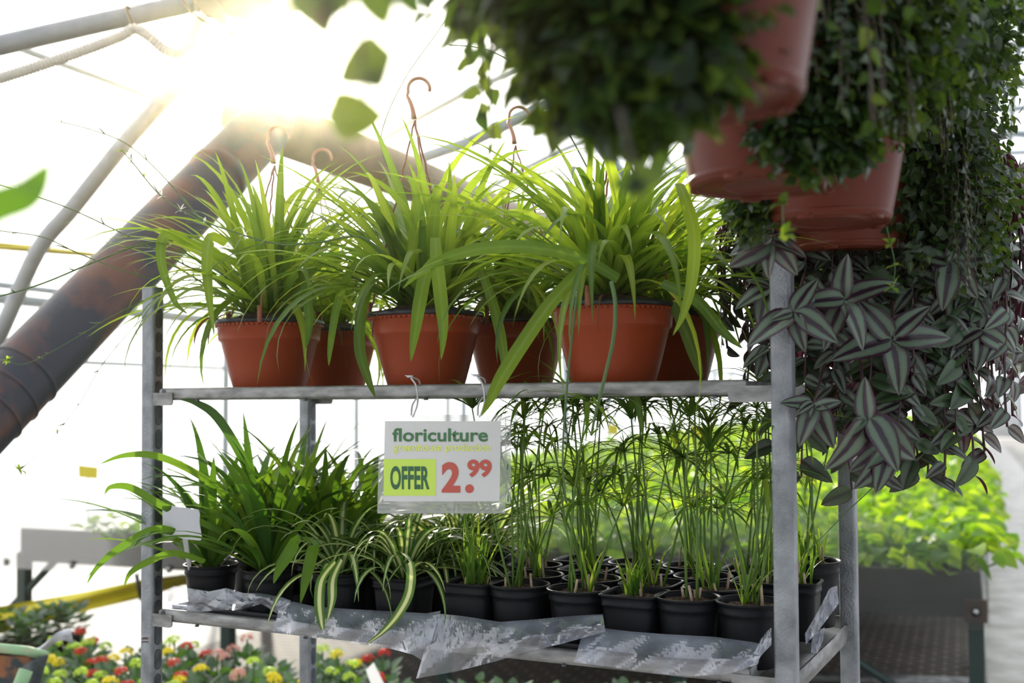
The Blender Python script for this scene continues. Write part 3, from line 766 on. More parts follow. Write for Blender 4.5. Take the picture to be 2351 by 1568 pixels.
def papyrus(t, n_st, hmin, hmax, seed, h=.105, shoots=6, spread=.022, uleaf=.12, sl=1.0):
    R.seed(seed)
    ms = MB(); ml = MB(); md = MB()
    z0 = h - .014
    for i in range(n_st):
        a = R.uniform(0, 2 * PI); r = spread * math.sqrt(R.random())
        b = Vector((r * math.cos(a), r * math.sin(a), z0)); H = R.uniform(hmin, hmax)
        la = R.uniform(0, 2 * PI); lean = R.uniform(.02, .38) * H
        tip = b + Vector((lean * math.cos(la), lean * math.sin(la), H))
        mid = b.lerp(tip, .5) + Vector((R.uniform(-.008, .008), R.uniform(-.008, .008), 0))
        P = [b, b.lerp(mid, .5) * 1.0, mid, mid.lerp(tip, .55), tip]
        ms.tube(P, [.0027, .0024, .0020, .0017, .0014], 6)
        nl = R.randint(10, 15); ph = R.random() * 6; th = R.uniform(.15, .9)
        for k in range(nl):
            az = ph + k * 2 * PI / nl + R.uniform(-.2, .2)
            strap(ml, tip, az, R.uniform(-.1, .6) + (.5 if th > .7 else 0), uleaf * R.uniform(.65, 1.25), R.uniform(.5, 1.7), R.uniform(.0045, .0095), n=6, p=1.0, fold=.35, swerve=R.uniform(-.3, .3), basew=.8)
        for k in range(5):
            strap(ml, tip, R.uniform(0, 2 * PI), R.uniform(.6, 1.4), .03, .3, .002, n=3)
    for i in range(shoots):
        a = R.uniform(0, 2 * PI); r = spread * 1.2 * math.sqrt(R.random())
        b = (r * math.cos(a), r * math.sin(a), z0)
        for k in range(R.randint(2, 4)):
            strap(ml, b, R.uniform(0, 2 * PI), R.uniform(1.05, 1.5), R.uniform(.06, .15) * sl, R.uniform(.2, .9), R.uniform(.004, .007), n=6, fold=.4)
    for i in range(R.randint(2, 4)):
        a = R.uniform(0, 2 * PI); r = spread * 1.1
        b = Vector((r * math.cos(a), r * math.sin(a), z0)); md = MB(); md.tube([b, b + Vector((R.uniform(-.006, .006), R.uniform(-.006, .006), R.uniform(.02, .05)))], [.003, .0022], 6); md.build('dry_stub', M['drystem'], t)
    if n_st: ms.build('stem', M['papstem'], t)
    ml.build('foliage', M['papyrus'], t)

ZR = LS + .105
# (px, py of rim centre, square, kind, label)
front = [(1083, 1333, 1, 'grass', 'square black pot of young papyrus tufts right of the striped spider plant'),
         (1207, 1334, 0, 'pap', 'round black papyrus pot with a thick dry stalk, front row below the sign corner'),
         (1325, 1350, 0, 'pap', 'round black pot with cut stubs and tall papyrus, left of the low tuft'),
         (1440, 1366, 1, 'low', 'square black pot with only a short bright tuft, front row'),
         (1583, 1366, 0, 'one', 'round black pot with one tall papyrus stalk, front row middle right'),
         (1722, 1378, 0, 'pap2', 'round black pot with yellowing shoots, front row touching the right post')]
used = []
def put_pot(u, v, sqr, kind, label, seed):
    p = rk(u, v, LS)
    t = thing('potted_papyrus', label, 'potted plant', p, 0, 'papyrus pots on the lower shelf')
    bpot(t, .0545 if not sqr else .056, sq_=1.0 if sqr else 0, rot=-TH if sqr else 0)
    if kind == 'grass': papyrus(t, 3, .14, .24, seed, shoots=14, spread=.020)
    elif kind == 'low': papyrus(t, 0, .1, .2, seed, shoots=9, spread=.013, sl=.6)
    elif kind == 'one': papyrus(t, 2, .30, .37, seed, shoots=0, spread=.016)
    elif kind == 'pap2': papyrus(t, 4, .12, .35, seed, shoots=3)
    else: papyrus(t, 5, .12, .365, seed, shoots=1)
    return t
sd = 100
fu = []
for (px, py, sqr, kind, lab) in front:
    u, v = to_rk(rimpos(px, py, ZR)); fu.append((u, v)); put_pot(u, .090, sqr, kind, lab, sd); sd += 1
row_lab = {
 1: ['papyrus pot in the second row behind the young tufts pot', 'papyrus pot in the second row behind the dry stalk pot', 'squarish papyrus pot in the second row behind the cut stubs pot', 'papyrus pot with broad fleshy stalk in the second row above the short tuft pot', 'papyrus pot in the second row behind the single tall stalk', 'papyrus pot in the second row behind the right post'],
 2: ['papyrus pot in the third row just right of the striped plants', 'round papyrus pot in the third row behind the dry stalk pot', 'papyrus pot in the third row, middle of the lower shelf', 'papyrus pot in the third row with dense thin stems', 'papyrus pot in the third row left of the right post', 'papyrus pot in the third row hidden by the right post'],
 3: ['papyrus pot in the back row left, under the sign corner', 'papyrus pot in the back row, second from the left one', 'papyrus pot in the back row centre before the clear bench panel', 'papyrus pot in the back row right of centre', 'papyrus pot in the back row near the right post', 'black pot with pale rim standing at the back right corner between the right posts']}
for row, v in ((1, .205), (2, .320), (3, .440)):
    for k in range(6):
        u = fu[0][0] + .015 + k * .1175 + (.055 if row in (1, 3) else 0)
        if u > RL - .115: u = RL - .115 - .0
        u = min(u, RL - .13)
        if k and abs(u - lastu) < .11: 
            continue
        lastu = u
        put_pot(u, v, (row + k) % 3 == 0, 'pap' if (k + row) % 4 else 'pap2', row_lab[row][k], sd); sd += 1
# taller black pot at the right end between posts
t = thing('potted_papyrus', 'black pot with bright rim and arching papyrus standing between the two right posts', 'potted plant', rk(RL - .075, .47, LS), 0, None)
bpot(t, .058, .125); papyrus(t, 5, .15, .30, 501, h=.125, shoots=7)
t = thing('potted_papyrus', 'small square black pot with trailing blades just right of the near right post', 'potted plant', rk(RL - .066, .33, LS), 0, None)
bpot(t, .042, .105, sq_=1.0, rot=-TH); papyrus(t, 0, .15, .30, 502, h=.105, shoots=10, spread=.02)

# dark green spider plants at the left end
def chloro_pot(u, v, label, seed, n=34, L=.34, w=.025, nz=True):
    R.seed(seed)
    t = thing('potted_dark_spider_plant', label, 'potted plant', rk(u, v, LS), 0, 'dark green spider plants on the lower shelf')
    bpot(t, .056, .100)
    mb = MB(); rosette(mb, (0, 0, .088), n, L, w, .45, 1.45, .55, 1.7, r0=.012)
    mb.build('foliage', M['chloro'], t)
    return t
for (px, py, v, lab, sd, n, L) in ((467, 1308, .085, 'dark green spider plant in the leftmost lower pot, beside the blank white label', 31, 34, .33),
                             (618, 1318, .085, 'dark green spider plant with the tallest upright leaves, second pot on the lower shelf', 32, 44, .38),
                             (560, 1290, .23, 'dark green spider plant behind the two leftmost lower pots', 33, 42, .36),
                             (740, 1300, .22, 'dark green spider plant behind the striped plants near the sign', 34, 46, .38),
                             (640, 1280, .36, 'dark green spider plant in the third row by the rear left post', 35, 30, .34),
                             (830, 1280, .35, 'dark green spider plant at the back below the price sign', 36, 34, .34),
                             (480, 1290, .40, 'dark green spider plant at the back left corner of the lower shelf', 37, 24, .33)):
    p = atPlane(px, 1300, rk(0, v, 0), RV); u, vv = to_rk(p); chloro_pot(max(.115, u), v, lab, sd, n, L)
# extra long leaves reaching left past the post
R.seed(5)
BL2 = [('dark leaf reaching far left past the left post, lowest long one', .015, [(520, 1270, 2.30), (430, 1235, 2.25), (360, 1215, 2.20), (280, 1255, 2.17), (225, 1300, 2.15), (200, 1340, 2.15)]),
       ('dark leaf arching left over the post at mid height', .015, [(530, 1230, 2.3), (440, 1190, 2.25), (370, 1160, 2.22), (300, 1120, 2.2), (255, 1118, 2.19), (240, 1135, 2.19)]),
       ('bright leaf arching left across the post above the yellow card', .014, [(560, 1180, 2.35), (470, 1100, 2.3), (370, 1050, 2.25), (290, 1045, 2.22), (230, 1065, 2.2)]),
       ('leaf curving down left of the post over the yellow ribbon', .013, [(470, 1290, 2.25), (400, 1270, 2.2), (340, 1290, 2.18), (300, 1315, 2.17), (285, 1345, 2.17)]),
       ('short leaf bending down over the second lower pot', .021, [(640, 1300, 2.1), (680, 1240, 2.05), (665, 1270, 2.02), (640, 1310, 2.02), (628, 1340, 2.02)]),
       ('grey green leaf pointing down before the striped plant', .021, [(700, 1240, 2.1), (720, 1250, 2.05), (712, 1290, 2.02), (700, 1340, 2.02), (690, 1385, 2.02)]),
       ('dark leaf arching from the plants up to the shelf bracket', .018, [(600, 1180, 2.35), (560, 1060, 2.3), (500, 960, 2.3), (450, 925, 2.3), (412, 917, 2.3)])]
for lab, w, lst in BL2:
    rows, uv = blade(lst, w, lab); mb = MB(); mb.grid(rows, uv, R.uniform(.2, .8))
    tag(mb.build('spider_plant_leaf', M['chloro'], loc=rows[0][1]), lab, 'leaf')
# variegated plants
def varieg(px, v, label, seed, n=34, L=.23, sqr=0, dr=(1.6, 2.9)):
    R.seed(seed); p = atPlane(px, 1300, rk(0, v, 0), RV); u, vv = to_rk(p)
    t = thing('potted_variegated_spider_plant', label, 'potted plant', rk(u, v, LS), 0, 'striped spider plants on the lower shelf')
    bpot(t, .056, .105, sq_=sqr, rot=-TH)
    mb = MB(); rosette(mb, (0, 0, .095), n, L, .0175, .40, 1.30, dr[0], dr[1], r0=.010)
    mb.build('foliage', M['varieg'], t)
varieg(782, .085, 'cream striped spider plant spilling over the tray edge, left of the square pot', 41, 42, .25)
varieg(928, .090, 'cream striped spider plant in the square black pot, directly below the price sign', 42, 46, .25, sqr=1.0)
varieg(1010, .215, 'cream striped spider plant in the second row, right below the sign bottom', 43, 40, .23)
varieg(880, .215, 'cream striped spider plant in the second row behind the two striped front plants', 44, 44, .24)
varieg(1050, .340, 'cream striped spider plant in the third row behind the young papyrus tufts', 45, 44, .28, dr=(1.0, 2.0))
varieg(1130, .500, 'cream striped spider plant at the very back, right of the price sign', 46, 46, .30, dr=(.9, 1.9))
BL3 = [('striped leaf hanging longest over the plastic wrap, left one', .017, [(770, 1290, 1.98), (740, 1330, 1.93), (733, 1380, 1.91), (738, 1430, 1.91), (742, 1448, 1.91)]),
       ('striped leaf hanging beside the longest one over the plastic wrap', .016, [(785, 1285, 1.98), (765, 1330, 1.93), (762, 1380, 1.91), (750, 1430, 1.91)]),
       ('striped leaf curling down across the square pot to the wrap edge', .016, [(925, 1270, 1.93), (943, 1300, 1.86), (940, 1360, 1.84), (915, 1410, 1.83), (880, 1450, 1.83), (840, 1480, 1.84)])]
for lab, w, lst in BL3:
    rows, uv = blade(lst, w, lab); mb = MB(); mb.grid(rows, uv, R.uniform(.2, .8))
    tag(mb.build('striped_leaf', M['varieg'], loc=rows[0][1]), lab, 'leaf')

# blank white label in the left pot
def flatpoly(mb, pl, Y, th=.001, base=Vector((0, 0, 0)), tilt=0.0):
    k = len(pl); f = [atY(x, y, Y + tilt * (x - pl[0][0]) / 1000) - base for x, y in pl]; g = [p + Vector((0, th, 0)) for p in f]
    mb.add(f + g, [tuple(range(k))[::-1], tuple(range(k, 2 * k))] + [(i, (i + 1) % k, k + (i + 1) % k, k + i) for i in range(k)])
Yl = rkpix(425, .040, 0).y; Yp = rkpix(425, -.055, 0).y
b0 = atY(437, 1320, Yl)
lab = thing('plant_label', 'blank white plastic stake label stuck in the leftmost lower pot', 'plant label', b0)
mb = MB(); flatpoly(mb, [(372, 1158), (456, 1170), (459, 1180), (458, 1200), (464, 1235), (460, 1241), (428, 1238), (380, 1228), (375, 1222)], Yp, .001, b0); mb.build('plate', M['white'], lab, smooth=False)
mb = MB(); q = [atY(418, 1234, Yp), atY(431, 1236, Yp), atY(441, 1316, Yl), atY(433, 1318, Yl)]; q = [p - b0 for p in q]; q2 = [p + Vector((0, .001, 0)) for p in q]
mb.add(q + q2, [(3, 2, 1, 0), (4, 5, 6, 7), (0, 1, 5, 4), (1, 2, 6, 5), (2, 3, 7, 6), (3, 0, 4, 7)]); mb.build('stake', M['white'], lab, smooth=False)

# plastic wraps over the front lip
def wrap(top, bot, v0, v1, label, seed, amp=.006, nu=70, nv=14):
    rg = random.Random(seed)
    ph = [rg.uniform(0, 6.28) for _ in range(8)]; fr = [rg.uniform(9, 34) for _ in range(8)]; sl = [rg.uniform(-8, 8) for _ in range(8)]
    def interp(L, x):
        xs = [p[0] for p in L]; ys = [p[1] for p in L]; return float(np.interp(x, xs, ys))
    rows = []
    for i in range(nu + 1):
        s = i / nu; row = []
        xt = top[0][0] + s * (top[-1][0] - top[0][0]); xb = bot[0][0] + s * (bot[-1][0] - bot[0][0])
        yt = interp(top, xt); yb = interp(bot, xb)
        for j in range(nv + 1):
            q = j / nv
            x = xt + (xb - xt) * q; y = yt + (yb - yt) * q
            v = v0 + (v1 - v0) * min(1, q * 1.8) ** .8
            zg = 0
            for k in range(8):
                a = (s * fr[k] + q * sl[k] + ph[k]) / (2 * PI); zg += (abs((a % 1) * 2 - 1) - .5) * amp * 1.4 * (1.0 / (1 + k * .2))
            v += zg * (.3 + q)
            row.append(atPlane(x, y, rk(0, v, 0), RV))
        rows.append(row)
    mb = MB(); mb.grid(rows); o = mb.build('plastic_wrap', M['wrap'], loc=rows[0][0], smooth=False)
    tag(o, label, 'plastic sheet')
wrap([(386, 1352), (400, 1345), (480, 1358), (520, 1350), (560, 1362), (600, 1362), (650, 1372), (668, 1378)], [(384, 1404), (450, 1405), (560, 1398), (600, 1386), (640, 1412), (668, 1384)], .026, .018, 'crumpled clear plastic tucked behind the lip under the two leftmost lower pots', 1, .004)
wrap([(640, 1398), (668, 1380), (720, 1392), (800, 1398), (980, 1408), (1012, 1402)], [(626, 1452), (700, 1462), (800, 1476), (900, 1490), (948, 1503), (975, 1520)], .022, -.014, 'clear plastic sheet hanging over the lip below the striped plants', 2)
wrap([(1000, 1408), (1060, 1414), (1150, 1428), (1250, 1420), (1310, 1414), (1384, 1410)], [(955, 1558), (1050, 1541), (1150, 1515), (1210, 1496), (1290, 1478), (1390, 1450)], .020, -.018, 'largest clear plastic sheet dipping lowest, below the papyrus tufts', 3, .008)
wrap([(1335, 1462), (1385, 1442), (1450, 1450), (1530, 1456), (1640, 1462), (1728, 1474), (1752, 1480)], [(1318, 1520), (1400, 1531), (1500, 1546), (1590, 1553), (1680, 1545), (1740, 1525)], .020, -.016, 'clear plastic sheet hanging over the lip next to the right post', 4, .006)
wrap([(1735, 1490), (1745, 1470), (1760, 1450), (1771, 1440)], [(1700, 1535), (1728, 1530), (1752, 1500), (1771, 1480)], .0, -.010, 'narrow upturned plastic flap touching the right post', 5, .002, nu=16)
wrap([(1848, 1455), (1880, 1400), (1905, 1350), (1922, 1345)], [(1850, 1480), (1885, 1440), (1915, 1400), (1926, 1385)], .05, .05, 'folded plastic at the right end of the lower shelf between the posts', 6, .004, nu=16)
wrap([(1865, 1455), (1880, 1448), (1893, 1440)], [(1862, 1498), (1876, 1500), (1890, 1470)], .2, .2, 'torn white plastic scrap dangling under the right shelf rim', 7, .004, nu=12)

# ================================================================== HANGING BASKETS (right)
def hpot(loc, rt=.112, rb=.085, h=.150, name='hanging_basket', label='', cat='hanging basket', feet=True, hang=.45):
    t = thing(name, label, cat, loc, 0, 'terracotta hanging baskets in a row on the right')
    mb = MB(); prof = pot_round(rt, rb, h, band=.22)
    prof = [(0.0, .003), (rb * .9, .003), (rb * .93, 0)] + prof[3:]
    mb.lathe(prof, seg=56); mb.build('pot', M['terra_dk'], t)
    mb = MB(); mb.lathe([(rb * .55, .0025), (rb * .56, .0008), (rb * .60, .0008), (rb * .61, .0025), (rb * .95, .0020), (rb + .002, .004), (rb + .003, .010), (rb + .001, .012)], seg=56)
    for k in range(5):
        a = k * 2 * PI / 5 + .3; mb.box((rb * .96 * math.cos(a), rb * .96 * math.sin(a), .001), (.022, .007, .008), (Vector((-math.sin(a), math.cos(a), 0)), Vector((math.cos(a), math.sin(a), 0)), Vector((0, 0, 1))))
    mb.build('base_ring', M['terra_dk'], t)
    mb = MB(); soil_disc(mb, rt - .004, h - .008); mb.build('soil', M['soil'], t)
    tp = Vector((0, 0, h + hang - .09))
    for k in range(3):
        a = .4 + k * 2 * PI / 3; b = Vector(((rt) * math.cos(a), rt * math.sin(a), h - .002))
        mb = MB(); mb.tube([b, tp], .002, 6); mb.build('hanger_cord', M['cord'], t)
    mb = MB(); mb.tube([tp, tp + Vector((0, 0, .04))] + [tp + Vector((math.cos(a) * .022 + .022 - .022, 0, .062 + math.sin(a) * .022)) for a in [-PI / 2 - .3 - i / 12 * 4.6 for i in range(13)]], .004, 8); mb.build('hanger_hook', M['hookp'], t)
    return t
def mass(n, box, T, size, out_c, seed, jitter=.6, rn=(0.1, .9)):
    """n leaves at random inside the shell given by box(): returns arrays"""
    g = np.random.default_rng(seed)
    P = box(g, n)
    out = P - np.array(out_c); out /= np.linalg.norm(out, axis=1, keepdims=True) + 1e-6
    up = out + g.normal(0, jitter, (n, 3)) + np.array((0, 0, .5))
    d = np.cross(up, g.normal(0, 1, (n, 3))) + np.array((0, 0, -.35)) + out * .5
    sc = g.uniform(size[0], size[1], n)
    return frames(d, up, sc), P, g.uniform(rn[0], rn[1], n)
def ell(c, rad, inner=.7, zmin=-9):
    def f(g, n):
        d = g.normal(0, 1, (n * 3, 3)); d /= np.linalg.norm(d, axis=1, keepdims=True)
        r = g.uniform(inner ** 2, 1, n * 3) ** .5
        p = np.array(c) + d * r[:, None] * np.array(rad)
        lump = 1 + .10 * np.sin(d[:, 0] * 7 + 1) * np.sin(d[:, 1] * 6 + 2) * np.sin(d[:, 2] * 8)
        p = np.array(c) + (p - np.array(c)) * lump[:, None]
        p = p[p[:, 2] > zmin]; return p[:n]
    return f
def trails(mb_l, mb_s, start, n, az_rng, out, drop, T, size, step, seed, zr=(0, .05), r0=.09, stemr=.0012, lift=.6, hangp=1.0):
    rg = random.Random(seed); ms_, ps_, rn_ = [], [], []
    for i in range(n):
        az = rg.uniform(*az_rng); dr_ = rg.uniform(*drop); o = rg.uniform(*out)
        p = Vector(start) + Vector((math.cos(az) * r0, math.sin(az) * r0, rg.uniform(*zr)))
        pts = [p.copy()]; L = o + dr_; k = 0; d = Vector((math.cos(az), math.sin(az), lift)).normalized(); s = 0
        wob = rg.uniform(0, 6); side = 1
        while s < L:
            q = s / L
            fall = min(1, s / (o * hangp + .001))
            dd = Vector((math.cos(az + .4 * math.sin(wob + s * 9)) * (1 - fall), math.sin(az + .4 * math.sin(wob + s * 9)) * (1 - fall), lift * (1 - fall * 2) - fall))
            d = (d * .6 + dd.normalized() * .4 + Vector((rg.gauss(0, .06), rg.gauss(0, .06), 0))).normalized()
            p = p + d * step; s += step; pts.append(p.copy())
            side = -side
            outv = Vector((math.cos(az), math.sin(az), 0))
            sd_ = d.cross(outv);
            if sd_.length < .1: sd_ = Vector((-math.sin(az), math.cos(az), 0))
            sd_.normalize()
            ld = (sd_ * side * 1.0 + d * .6 + outv * .35 + Vector((rg.gauss(0, .25), rg.gauss(0, .25), rg.gauss(0, .25)))).normalized()
            upv = (outv + Vector((rg.gauss(0, .3), rg.gauss(0, .3), .5 + rg.gauss(0, .2))))
            ms_.append((tuple(ld), tuple(upv), rg.uniform(*size) * (1 - .35 * q))); ps_.append(tuple(p)); rn_.append(rg.uniform(.1, .9))
        mb_s.tube(pts, stemr, 5)
    d = np.array([a[0] for a in ms_]); u = np.array([a[1] for a in ms_]); sc = np.array([a[2] for a in ms_])
    mb_l.scatter(T, frames(d, u, sc), np.array(ps_), np.array(rn_))

ZH = EYE + .247
HB = [(.93, .153), (1.30, .294), (1.575, .443), (1.88, .56)]
def hb(Y, X): return (X, Y, ZH)
# nearest: big blurred leaves
def fol(lst, seed):
    global ml
    for k, (n, c, rad, inner, T, size) in enumerate(lst):
        mt_, P_, r_ = mass(n, ell(c, rad, inner, -.3), T, size, (c[0] * .5, c[1] * .5, c[2] - .05), seed + k); ml.scatter(T, mt_, P_, r_)
t = hpot(hb(.93, .155), label='nearest terracotta hanging basket, blurred, with large trailing leaves at the top', rt=.108)
ml, ms = MB(), MB()
trails(ml, ms, (0, 0, .15), 40, (2.2, 5.0), (.05, .17), (.02, .15), T_mid, (.026, .038), .018, 61, lift=.9)
trails(ml, ms, (0, 0, .15), 14, (-.3, 2.2), (.05, .14), (.02, .14), T_mid, (.022, .032), .022, 62, lift=.9)
trails(ml, ms, (0, -.02, .15), 5, (-1.5, -.4), (.03, .05), (.06, .11), T_mid, (.020, .028), .03, 63, lift=.4)
fol([(2000, (-.062, -.075, .035), (.095, .055, .085), .1, T_mid, (.024, .036)), (900, (-.085, -.05, .12), (.11, .07, .08), .1, T_mid, (.026, .038)), (22, (.0, -.115, .06), (.06, .02, .08), .1, T_round, (.016, .022)), (1300, (-.02, .0, .22), (.17, .14, .09), .2, T_mid, (.026, .036)), (260, (-.17, -.02, .15), (.10, .09, .09), .1, T_mid, (.026, .036))], 630)
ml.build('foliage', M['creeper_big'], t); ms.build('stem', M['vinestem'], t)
# second
t = hpot(hb(1.30, .294), label='terracotta hanging basket second nearest, dark creeper falling over its right half')
ml, ms = MB(), MB()
trails(ml, ms, (0, 0, .15), 50, (-1.5, .6), (.02, .07), (.04, .13), T_mid, (.016, .024), .011, 64, lift=.8)
trails(ml, ms, (0, 0, .15), 22, (.6, 4.2), (.04, .10), (.0, .06), T_mid, (.016, .024), .013, 65, lift=.8)
trails(ml, ms, (0, 0, .15), 4, (-1.3, -.7), (.04, .06), (.14, .20), T_mid, (.016, .022), .018, 66, lift=.8)
fol([(5200, (.04, -.01, .235), (.17, .15, .11), .15, T_small, (.016, .026)), (1500, (.07, -.055, .12), (.085, .07, .08), .1, T_small, (.015, .024)), (1500, (.035, -.088, .055), (.075, .032, .07), .1, T_mid, (.015, .023)), (1300, (0, -.07, .15), (.13, .06, .04), .1, T_small, (.015, .024)), (1500, (.13, 0, .18), (.12, .10, .12), .2, T_small, (.015, .024))], 670)
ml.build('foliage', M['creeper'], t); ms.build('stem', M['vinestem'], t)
# third
t = hpot(hb(1.575, .443), label='terracotta hanging basket third in the row, orange lit pot with notched base')
ml, ms = MB(), MB()
trails(ml, ms, (0, 0, .15), 40, (-1.0, 1.6), (.04, .10), (.02, .08), T_mid, (.014, .022), .011, 68, lift=.8)
trails(ml, ms, (0, 0, .15), 16, (1.6, 4.6), (.04, .08), (.0, .05), T_mid, (.014, .022), .012, 69, lift=.8)
fol([(7000, (.08, 0, .26), (.20, .18, .13), .2, T_small, (.014, .023)), (2200, (.02, -.05, .15), (.12, .08, .06), .2, T_small, (.014, .022)), (900, (-.10, .02, .03), (.04, .06, .05), .1, T_small, (.014, .022))], 700)
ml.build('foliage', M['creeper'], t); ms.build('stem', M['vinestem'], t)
# fourth with the big bush of tiny leaves
t = hpot(hb(1.88, .565), label='terracotta hanging basket fourth in the row under the big bush of tiny leaves')
ml, ms = MB(), MB()
trails(ml, ms, (.02, 0, .15), 60, (-1.0, 1.8), (.05, .15), (.05, .24), T_mid, (.013, .021), .011, 71, lift=.8)
fol([(13000, (.055, .02, .27), (.215, .23, .26), .45, T_small, (.014, .023)), (3500, (.14, .0, .08), (.14, .15, .16), .2, T_small, (.014, .022))], 720)
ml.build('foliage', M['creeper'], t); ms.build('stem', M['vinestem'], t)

# zebrina baskets
def zebrina(loc, label, specs, seed, dens=1.0):
    t = hpot(loc, label=label, feet=False)
    ml, ms, m2 = MB(), MB(), MB()
    for i, (n, az, out, drop, size) in enumerate(specs):
        trails(ml, ms, (0, 0, .15), n, az, out, drop, T_zeb, size, .028, seed + i, lift=.5, stemr=.0022)
        trails(m2, ms, (0, 0, .13), max(3, int(n * .8)), az, (out[0] * .6, out[1] * .9), drop, T_zeb, (size[0] * 1.05, size[1] * 1.2), .030, seed + 50 + i, lift=.4, stemr=.002)
    ml.build('striped_foliage', M['zebrina'], t); m2.build('green_foliage', M['zeb_dark'], t); ms.build('stem', M['zebstem'], t)
    return t
zebrina((.685, 2.13, ZH), 'wandering dude basket with large silver striped leaves trailing around the right posts',
        [(32, (-2.9, -.3), (.08, .20), (.14, .46), (.055, .078)), (14, (-2.2, -1.0), (.06, .14), (.40, .58), (.055, .078)), (14, (-.4, 1.2), (.08, .22), (.10, .42), (.045, .06)), (12, (-3.4, -2.6), (.14, .24), (.05, .32), (.045, .06)), (10, (.9, 2.8), (.08, .2), (.1, .4), (.045, .06))], 80)
zebrina((1.00, 2.55, ZH + .03), 'wandering dude basket farther back at the right frame edge, reddish leaf undersides',
        [(22, (-3.0, 3.1), (.08, .24), (.10, .38), (.045, .06)), (14, (-2.6, -.5), (.08, .2), (.25, .45), (.045, .06))], 90)
# clusters of large leaves at shoot ends, standing before the near right post
def zcluster(px, py, Y, az_list, size, label, seed, stemto):
    rg = random.Random(seed); size *= 1.12; c = atY(px, py, Y)
    t = thing('wandering_dude_shoot', label, 'plant shoot', c, 0, None)
    ml, ms = MB(), MB(); D, U, S = [], [], []
    for (ang, lng, tilt) in az_list:      # ang: direction in the facing plane, degrees (0 right, 90 up)
        a = math.radians(ang); d = Vector((math.cos(a), -tilt, math.sin(a))).normalized()
        up = Vector((-.25 + rg.gauss(0, .45), -1.0, .55 + rg.gauss(0, .4)))
        D.append(tuple(d)); U.append(tuple(up)); S.append(size * lng)
    ml.scatter(T_zeb, frames(np.array(D), np.array(U), np.array(S)), np.zeros((len(D), 3)) + NR.normal(0, .002, (len(D), 3)), NR.uniform(.3, .9, len(D)))
    ml.build('foliage', M['zebrina'], t)
    st = atY(*stemto) - c; mid = st * .5 + Vector((.01, .02, .02))
    ms.tube([Vector((0, 0.004, 0)), mid * .6, mid, mid.lerp(st, .6), st], .0024, 6); ms.build('stem', M['zebstem'], t)
zcluster(1822, 718, 1.70, [(205, 1.0, .2), (-35, .95, .3), (-85, .72, .3), (195, .45, .5), (60, .75, .2), (25, .8, -.2)], .072, 'wandering dude shoot with striped leaves crossing the front of the right post', 1, (1850, 620, 1.95))
zcluster(1985, 960, 1.66, [(240, 1.15, .2), (-60, 1.1, .3), (-35, 1.25, .1), (215, .5, .5), (100, .8, .1), (-85, .5, .5)], .070, 'largest drooping wandering dude shoot above the rear right post', 2, (1960, 780, 1.95))
zcluster(1868, 930, 1.74, [(240, .95, .2), (-70, 1.05, .2), (170, .7, .3), (20, .6, .2), (200, .5, .5)], .062, 'wandering dude shoot hanging just right of the near post at shelf height', 3, (1900, 820, 1.95))
zcluster(2200, 950, 1.95, [(200, 1.1, .2), (-20, .95, .2), (-75, 1.0, .2), (230, .9, .2), (15, .5, .1)], .064, 'wandering dude shoot lowest on the right, before the aisle', 4, (2170, 820, 2.1))
zcluster(2040, 1035, 1.80, [(205, 1.0, .1), (235, 1.2, .2), (-110, 1.0, .3), (-70, .7, .2)], .060, 'small dark wandering dude shoot pointing down beside the rear post', 5, (2010, 940, 1.85))
zcluster(1770, 545, 1.66, [(215, 1.0, .1), (-55, .9, .2), (-15, .8, .2), (190, .9, .1), (255, .8, .2)], .064, 'wandering dude shoot at the top of the near right post', 6, (1850, 560, 1.95))
zcluster(1765, 660, 1.80, [(200, 1.0, .1), (250, 1.0, .1), (-90, .8, .1), (150, .6, .1)], .056, 'wandering dude shoot with pink undersides left of the near right post', 7, (1850, 620, 1.98))
zcluster(1765, 795, 1.80, [(205, .9, .1), (250, .9, .1), (-70, .9, .1), (-20, .6, .1)], .052, 'wandering dude shoot left of the post just above the upper shelf end', 8, (1860, 720, 1.95))
zcluster(1935, 690, 1.72, [(235, 1.0, .2), (30, 1.1, .2), (-60, 1.0, .2), (180, .9, .2), (95, .9, .2)], .070, 'wandering dude shoot with broad green leaves right of the near post', 9, (1950, 600, 1.95))
zcluster(2050, 780, 1.76, [(190, 1.3, .2), (10, 1.2, .2), (-80, 1.1, .2), (130, 1.0, .2), (50, 1.0, .2)], .066, 'wandering dude shoot with wide horizontal leaves in the middle of the mass', 10, (2040, 650, 1.95))
zcluster(2180, 600, 1.80, [(160, 1.0, .2), (60, 1.1, .2), (-60, 1.0, .2), (-100, 1.1, .2), (10, 1.0, .2)], .064, 'wandering dude shoot upper right beside the lowest terracotta pot', 11, (2120, 560, 1.95))
zcluster(2250, 760, 1.9, [(200, 1.0, .2), (-30, 1.0, .2), (-95, 1.0, .2), (100, .9, .2)], .062, 'wandering dude shoot at right, against the white aisle', 12, (2180, 640, 2.05))
# hanging rail above
o = None
mb = MB(); mb.tube([tn(.3, -.18, ZH + .60), tn(2.95, -.18, ZH + .60)], .012, 12)
# hooks meet the rail above each basket
tag(mb.build('hanging_rail', M['tube'], loc=tn(.3, -.18, ZH + .6)), 'steel rail carrying the terracotta hanging baskets', 'rail')

